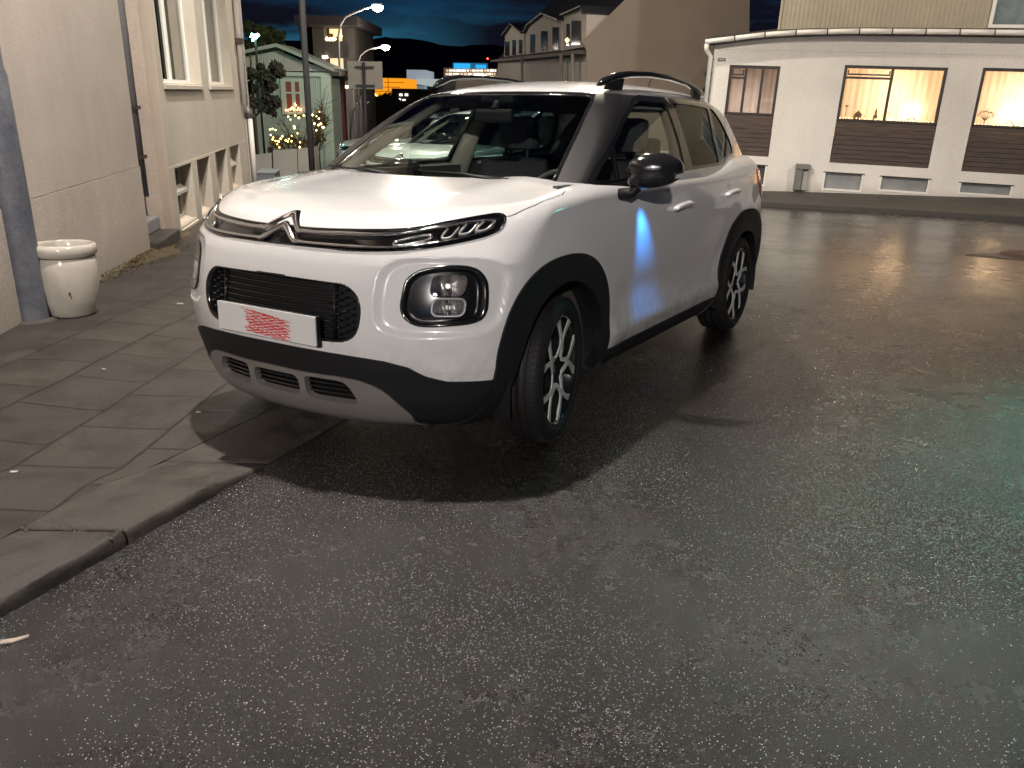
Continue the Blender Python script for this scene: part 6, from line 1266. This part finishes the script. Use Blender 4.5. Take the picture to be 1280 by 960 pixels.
for j, (Yd, k) in enumerate(((2300, 0), (1900, .35), (1500, .75), (1200, 1.))):
    for u, v in zip(us, vv): q = at(u, v*(1-k)+172*k + 3*math.sin(u*.05+j)*(1 if 0 < k < 1 else 0), Yd); vs.append(q[:])
n = len(us); m.add(vs, [(j*n+i, (j+1)*n+i, (j+1)*n+i+1, j*n+i+1) for j in range(3) for i in range(n-1)], True); tag(m.build('hills', mat('hill_dark', (.016, .019, .028), 1., vary=(.006, (.032, .028, .026), .7))), kind='structure')
lt = far('town_lights', 480, 700, 'scattered dots of far town lights at the foot of the hills', 'lights'); rr = random.Random(8); m = MB()
for k in range(60): q = lc(lt, rr.uniform(446, 640), rr.uniform(104, 114), 700); m.lathe([(0, -.35), (.35, 0), (0, .35)], 4, c=q[:])
m.build('lights', emis('town_light', (1, .7, .4), 3), lt); lt['kind'] = 'stuff'
# --- long house with dormers and the big dark gable
YG = 23.5
gh = far('dormer_house', 735, YG, 'long pale house with dormer windows and a tall dark brown gable wall', 'house')
GW = mat('dark_brown_gable', (.21, .175, .145), .9, vary=(.8, (.165, .135, .11), .7)); PALE = mat('pale_dormer_render', (.40, .36, .33), .8, vary=(1.3, (.33, .30, .28), .5))
m = MB(); fpoly(m, gh, [(733, 225), (733, 62), (727, 52), (785, -4), (850, -62), (938, -62), (934, 225)], YG, .3); m.build('gable_wall', GW, gh)
# receding street side: facade from (733) at YG to (622) at Y 39
def face(u, v): 
    t = (733-u)/(733-622.); Yd = 1/((1-t)/YG + t/39.); return at(u, v, Yd)
inv = gh.matrix_world.inverted()
def fq(mb, pts, off=0.): 
    P = [inv @ face(u, v) for u, v in pts]
    if off: P = [p + Vector((-.88*off, -.30*off, 0)) for p in P]
    mb.add([p[:] for p in P], [tuple(range(len(P)))]); return P
def solidq(mb, pts, depth, off=0.):
    P = [inv @ face(u, v) + Vector((-.88*off, -.30*off, 0)) for u, v in pts]; Q = [p + Vector((.88*depth, .30*depth, 0)) for p in P]; n = len(P)
    mb.add([p[:] for p in P+Q], [tuple(range(n)), tuple(reversed(range(n, 2*n)))] + [(i, i+n, (i+1) % n+n, (i+1) % n) for i in range(n)])
m = MB(); solidq(m, [(622, 78), (733, 68), (733, 225), (622, 190)], .3); m.build('street_wall', PALE, gh)
m = MB(); solidq(m, [(619, 75), (733, 63), (733, 68), (619, 78)], .5, .25); m.build('eaves', mat('dark_eaves', (.06, .052, .048), .7), gh)
m = MB(); e0, e1 = inv @ face(733, 62), inv @ face(622, 74); r0 = inv @ at(850, -62, YG); r1 = r0 + (e1-e0); m.add([e0[:], e1[:], r1[:], r0[:]], [(0, 1, 2, 3)]); m.add([(e0+Vector((0, 0, -.15)))[:], (e1+Vector((0, 0, -.15)))[:], (r1+Vector((0, 0, -.15)))[:], (r0+Vector((0, 0, -.15)))[:]], [(3, 2, 1, 0)]); m.build('roof', mat('black_slate', (.018, .018, .022), .55), gh)
dorm = [([(630, 71), (631, 45), (641, 31), (655, 42), (655, 68)], [(632, 637, 52, 70), (641, 645, 50, 69), (649.5, 653, 50, 67)]), ([(657, 68), (657, 42), (662, 33), (681, 18), (702, 26), (702, 63)], [(663.5, 669, 43, 66), (677, 684.5, 39, 63), (691.5, 699, 34, 62)]), ([(705, 63), (705, 20), (731, 9), (733, 18), (733, 58)], [(709, 712.5, 30, 57), (715.5, 726.5, 26, 56)])]
for poly, wins in dorm:
    m = MB(); solidq(m, poly, 2.2, .0); d_ = m.build('dormer', PALE, gh)
    m = MB()
    top = [p for p in poly if p[1] < max(q[1] for q in poly) - 18]
    for a, b in zip(top[:-1], top[1:]): solidq(m, [a, b, (b[0], b[1]-2.2), (a[0], a[1]-2.2)], 2.4, .15)
    m.build('dormer_roof', mat('black_slate', (.018, .018, .022), .55), d_)
    for a, b, v0, v1 in wins: m = MB(); solidq(m, [(a, v1), (a, v0), (b, v0), (b, v1)], .05, .03); m.build('window', DIMGLASS, d_)
for u in (661, 712, 727): 
    m = MB(); m.tube([(inv @ face(u, 68) + Vector((-.25, -.1, 0)))[:], (inv @ face(u+1, 150) + Vector((-.25, -.1, 0)))[:]], .05, 6); m.build('downpipe', mat('pipe_grey_brown', (.15, .13, .12), .6), gh)
m = MB(); q = inv @ face(727, 51); m.lathe([(0, -.06), (.06, 0), (0, .06)], 8, c=(q.x-.4, q.y-.2, q.z)); m.build('wall_lamp', emis('amber_wall_lamp', (1, .55, .12), 9), gh)
tb = far('tree', 893, 21.5, 'thin dark leafy shrub squeezed between the dark gable and the white building', 'tree'); crown('crown', tb, blobs_px(tb, [(889, 92, 7, 0), (891, 103, 8, 0), (887, 114, 8, 0)], 21.5), 900, .07, [LEAFD, mat('black_leaves', (.010, .014, .008), .8)], 10, tb); m = MB(); q = lc(tb, 889, 100, 21.5); m.tube([(q.x, q.y, 0), (q.x, q.y, q.z)], .05, 6); m.build('trunk', BARK, tb)

# --- parked cars further down, seen through the windscreen
def copy_tree(o, parent=None):
    c = o.copy(); COL.objects.link(c); c.parent = parent
    for ch in o.children: copy_tree(ch, c)
    return c
CAR['group'] = 'cars parked down the street'
for k, (x, y, yaw, lb, col) in enumerate((( -1.05, 11.2, -124, 'silver green car parked directly behind, seen through the windscreen', (.50, .56, .52)), (-2.55, 16.6, -122, 'grey car parked second behind, seen through the windscreen', (.30, .33, .34)), (-3.2, 22.5, -122, 'white car parked third behind, seen through the windscreen', (.5, .5, .5)))):
    c = copy_tree(CAR); c.location = (x, y, 0); c.rotation_euler = (0, 0, rad(yaw)); c['label'] = lb
    pm = mat('parked_car_paint_%d' % k, col, .3, metal=.3, coat=1.)
    def repaint(o):
        for ch in o.children:
            if ch.type == 'MESH' and any(s_.material == PAINT for s_ in ch.material_slots):
                ch.data = ch.data.copy()
                for i_, mm in enumerate(ch.data.materials):
                    if mm == PAINT: ch.data.materials[i_] = pm
            repaint(ch)
    repaint(c)
    for ch in list(c.children):
        if ch.name.startswith('number_plate'):
            for g_ in list(ch.children):
                if g_.name.startswith('red_scribble'): bpy.data.objects.remove(g_)

# puddle-rimmed patch at the right edge of the road
m = MB(); pp = [(5.28, 9.70), (5.45, 9.62), (5.62, 9.42), (5.90, 9.30), (6.1, 9.5), (5.95, 9.85), (5.55, 9.88)]; m.prism(pp, .002, .010); tag(m.build('concrete_patch', KERB), kind='structure')
m = MB(); m.lathe([(.0, .05), (.20, .045), (.27, .03), (.30, .0)], 24); o = m.build('drain_cover', mat('rusty_brown_cover', (.045, .022, .016), .6, bump=(40, .6, .01)), loc=(5.98, 9.66, .004)); tag(o, 'rusty brown drain cover at the right edge of the wet road', 'drain cover')
# added blue spot standing in for a reflected streak on the near door, teal sign light from beyond the right edge
def car_pt(x, y, z): return Matrix.Translation(CAR.location) @ Matrix.Rotation(CAR_YAW, 4, 'Z') @ Vector((x, y, z))
lamp_light('door_streak_light', 'SPOT', car_pt(-.70, .965, 1.07), 19, (.03, .30, 1.0), .025, aim=car_pt(-.79, .885, .80), spot=46, blend=1.0)
lamp_light('shop_sign_light', 'AREA', (4.5, 5.9, 2.3), 4, (.06, 1.0, .78), .30, aim=(2.35, 2.6, 0), size_y=.22)
lamp_light('street_and_fill_light', 'SPOT', (-2.7, 9.0, 6.9), 2600, (1.0, .92, .80), .12, aim=(-.9, 14.2, 0), spot=88, blend=.6)  # added spot brightening the parked cars behind, no lamp post here
lamp_light('street_and_fill_light', 'POINT', (1.6, 15.5, 7.2), 900, (1.0, .88, .70), .12)  # added light for the cars down the street, without a fixture
lamp_light('street_and_fill_light', 'POINT', (-2.6, 18.5, 6.8), 800, (1.0, .88, .74), .12)  # added light to brighten the mint house front, no lamp modelled
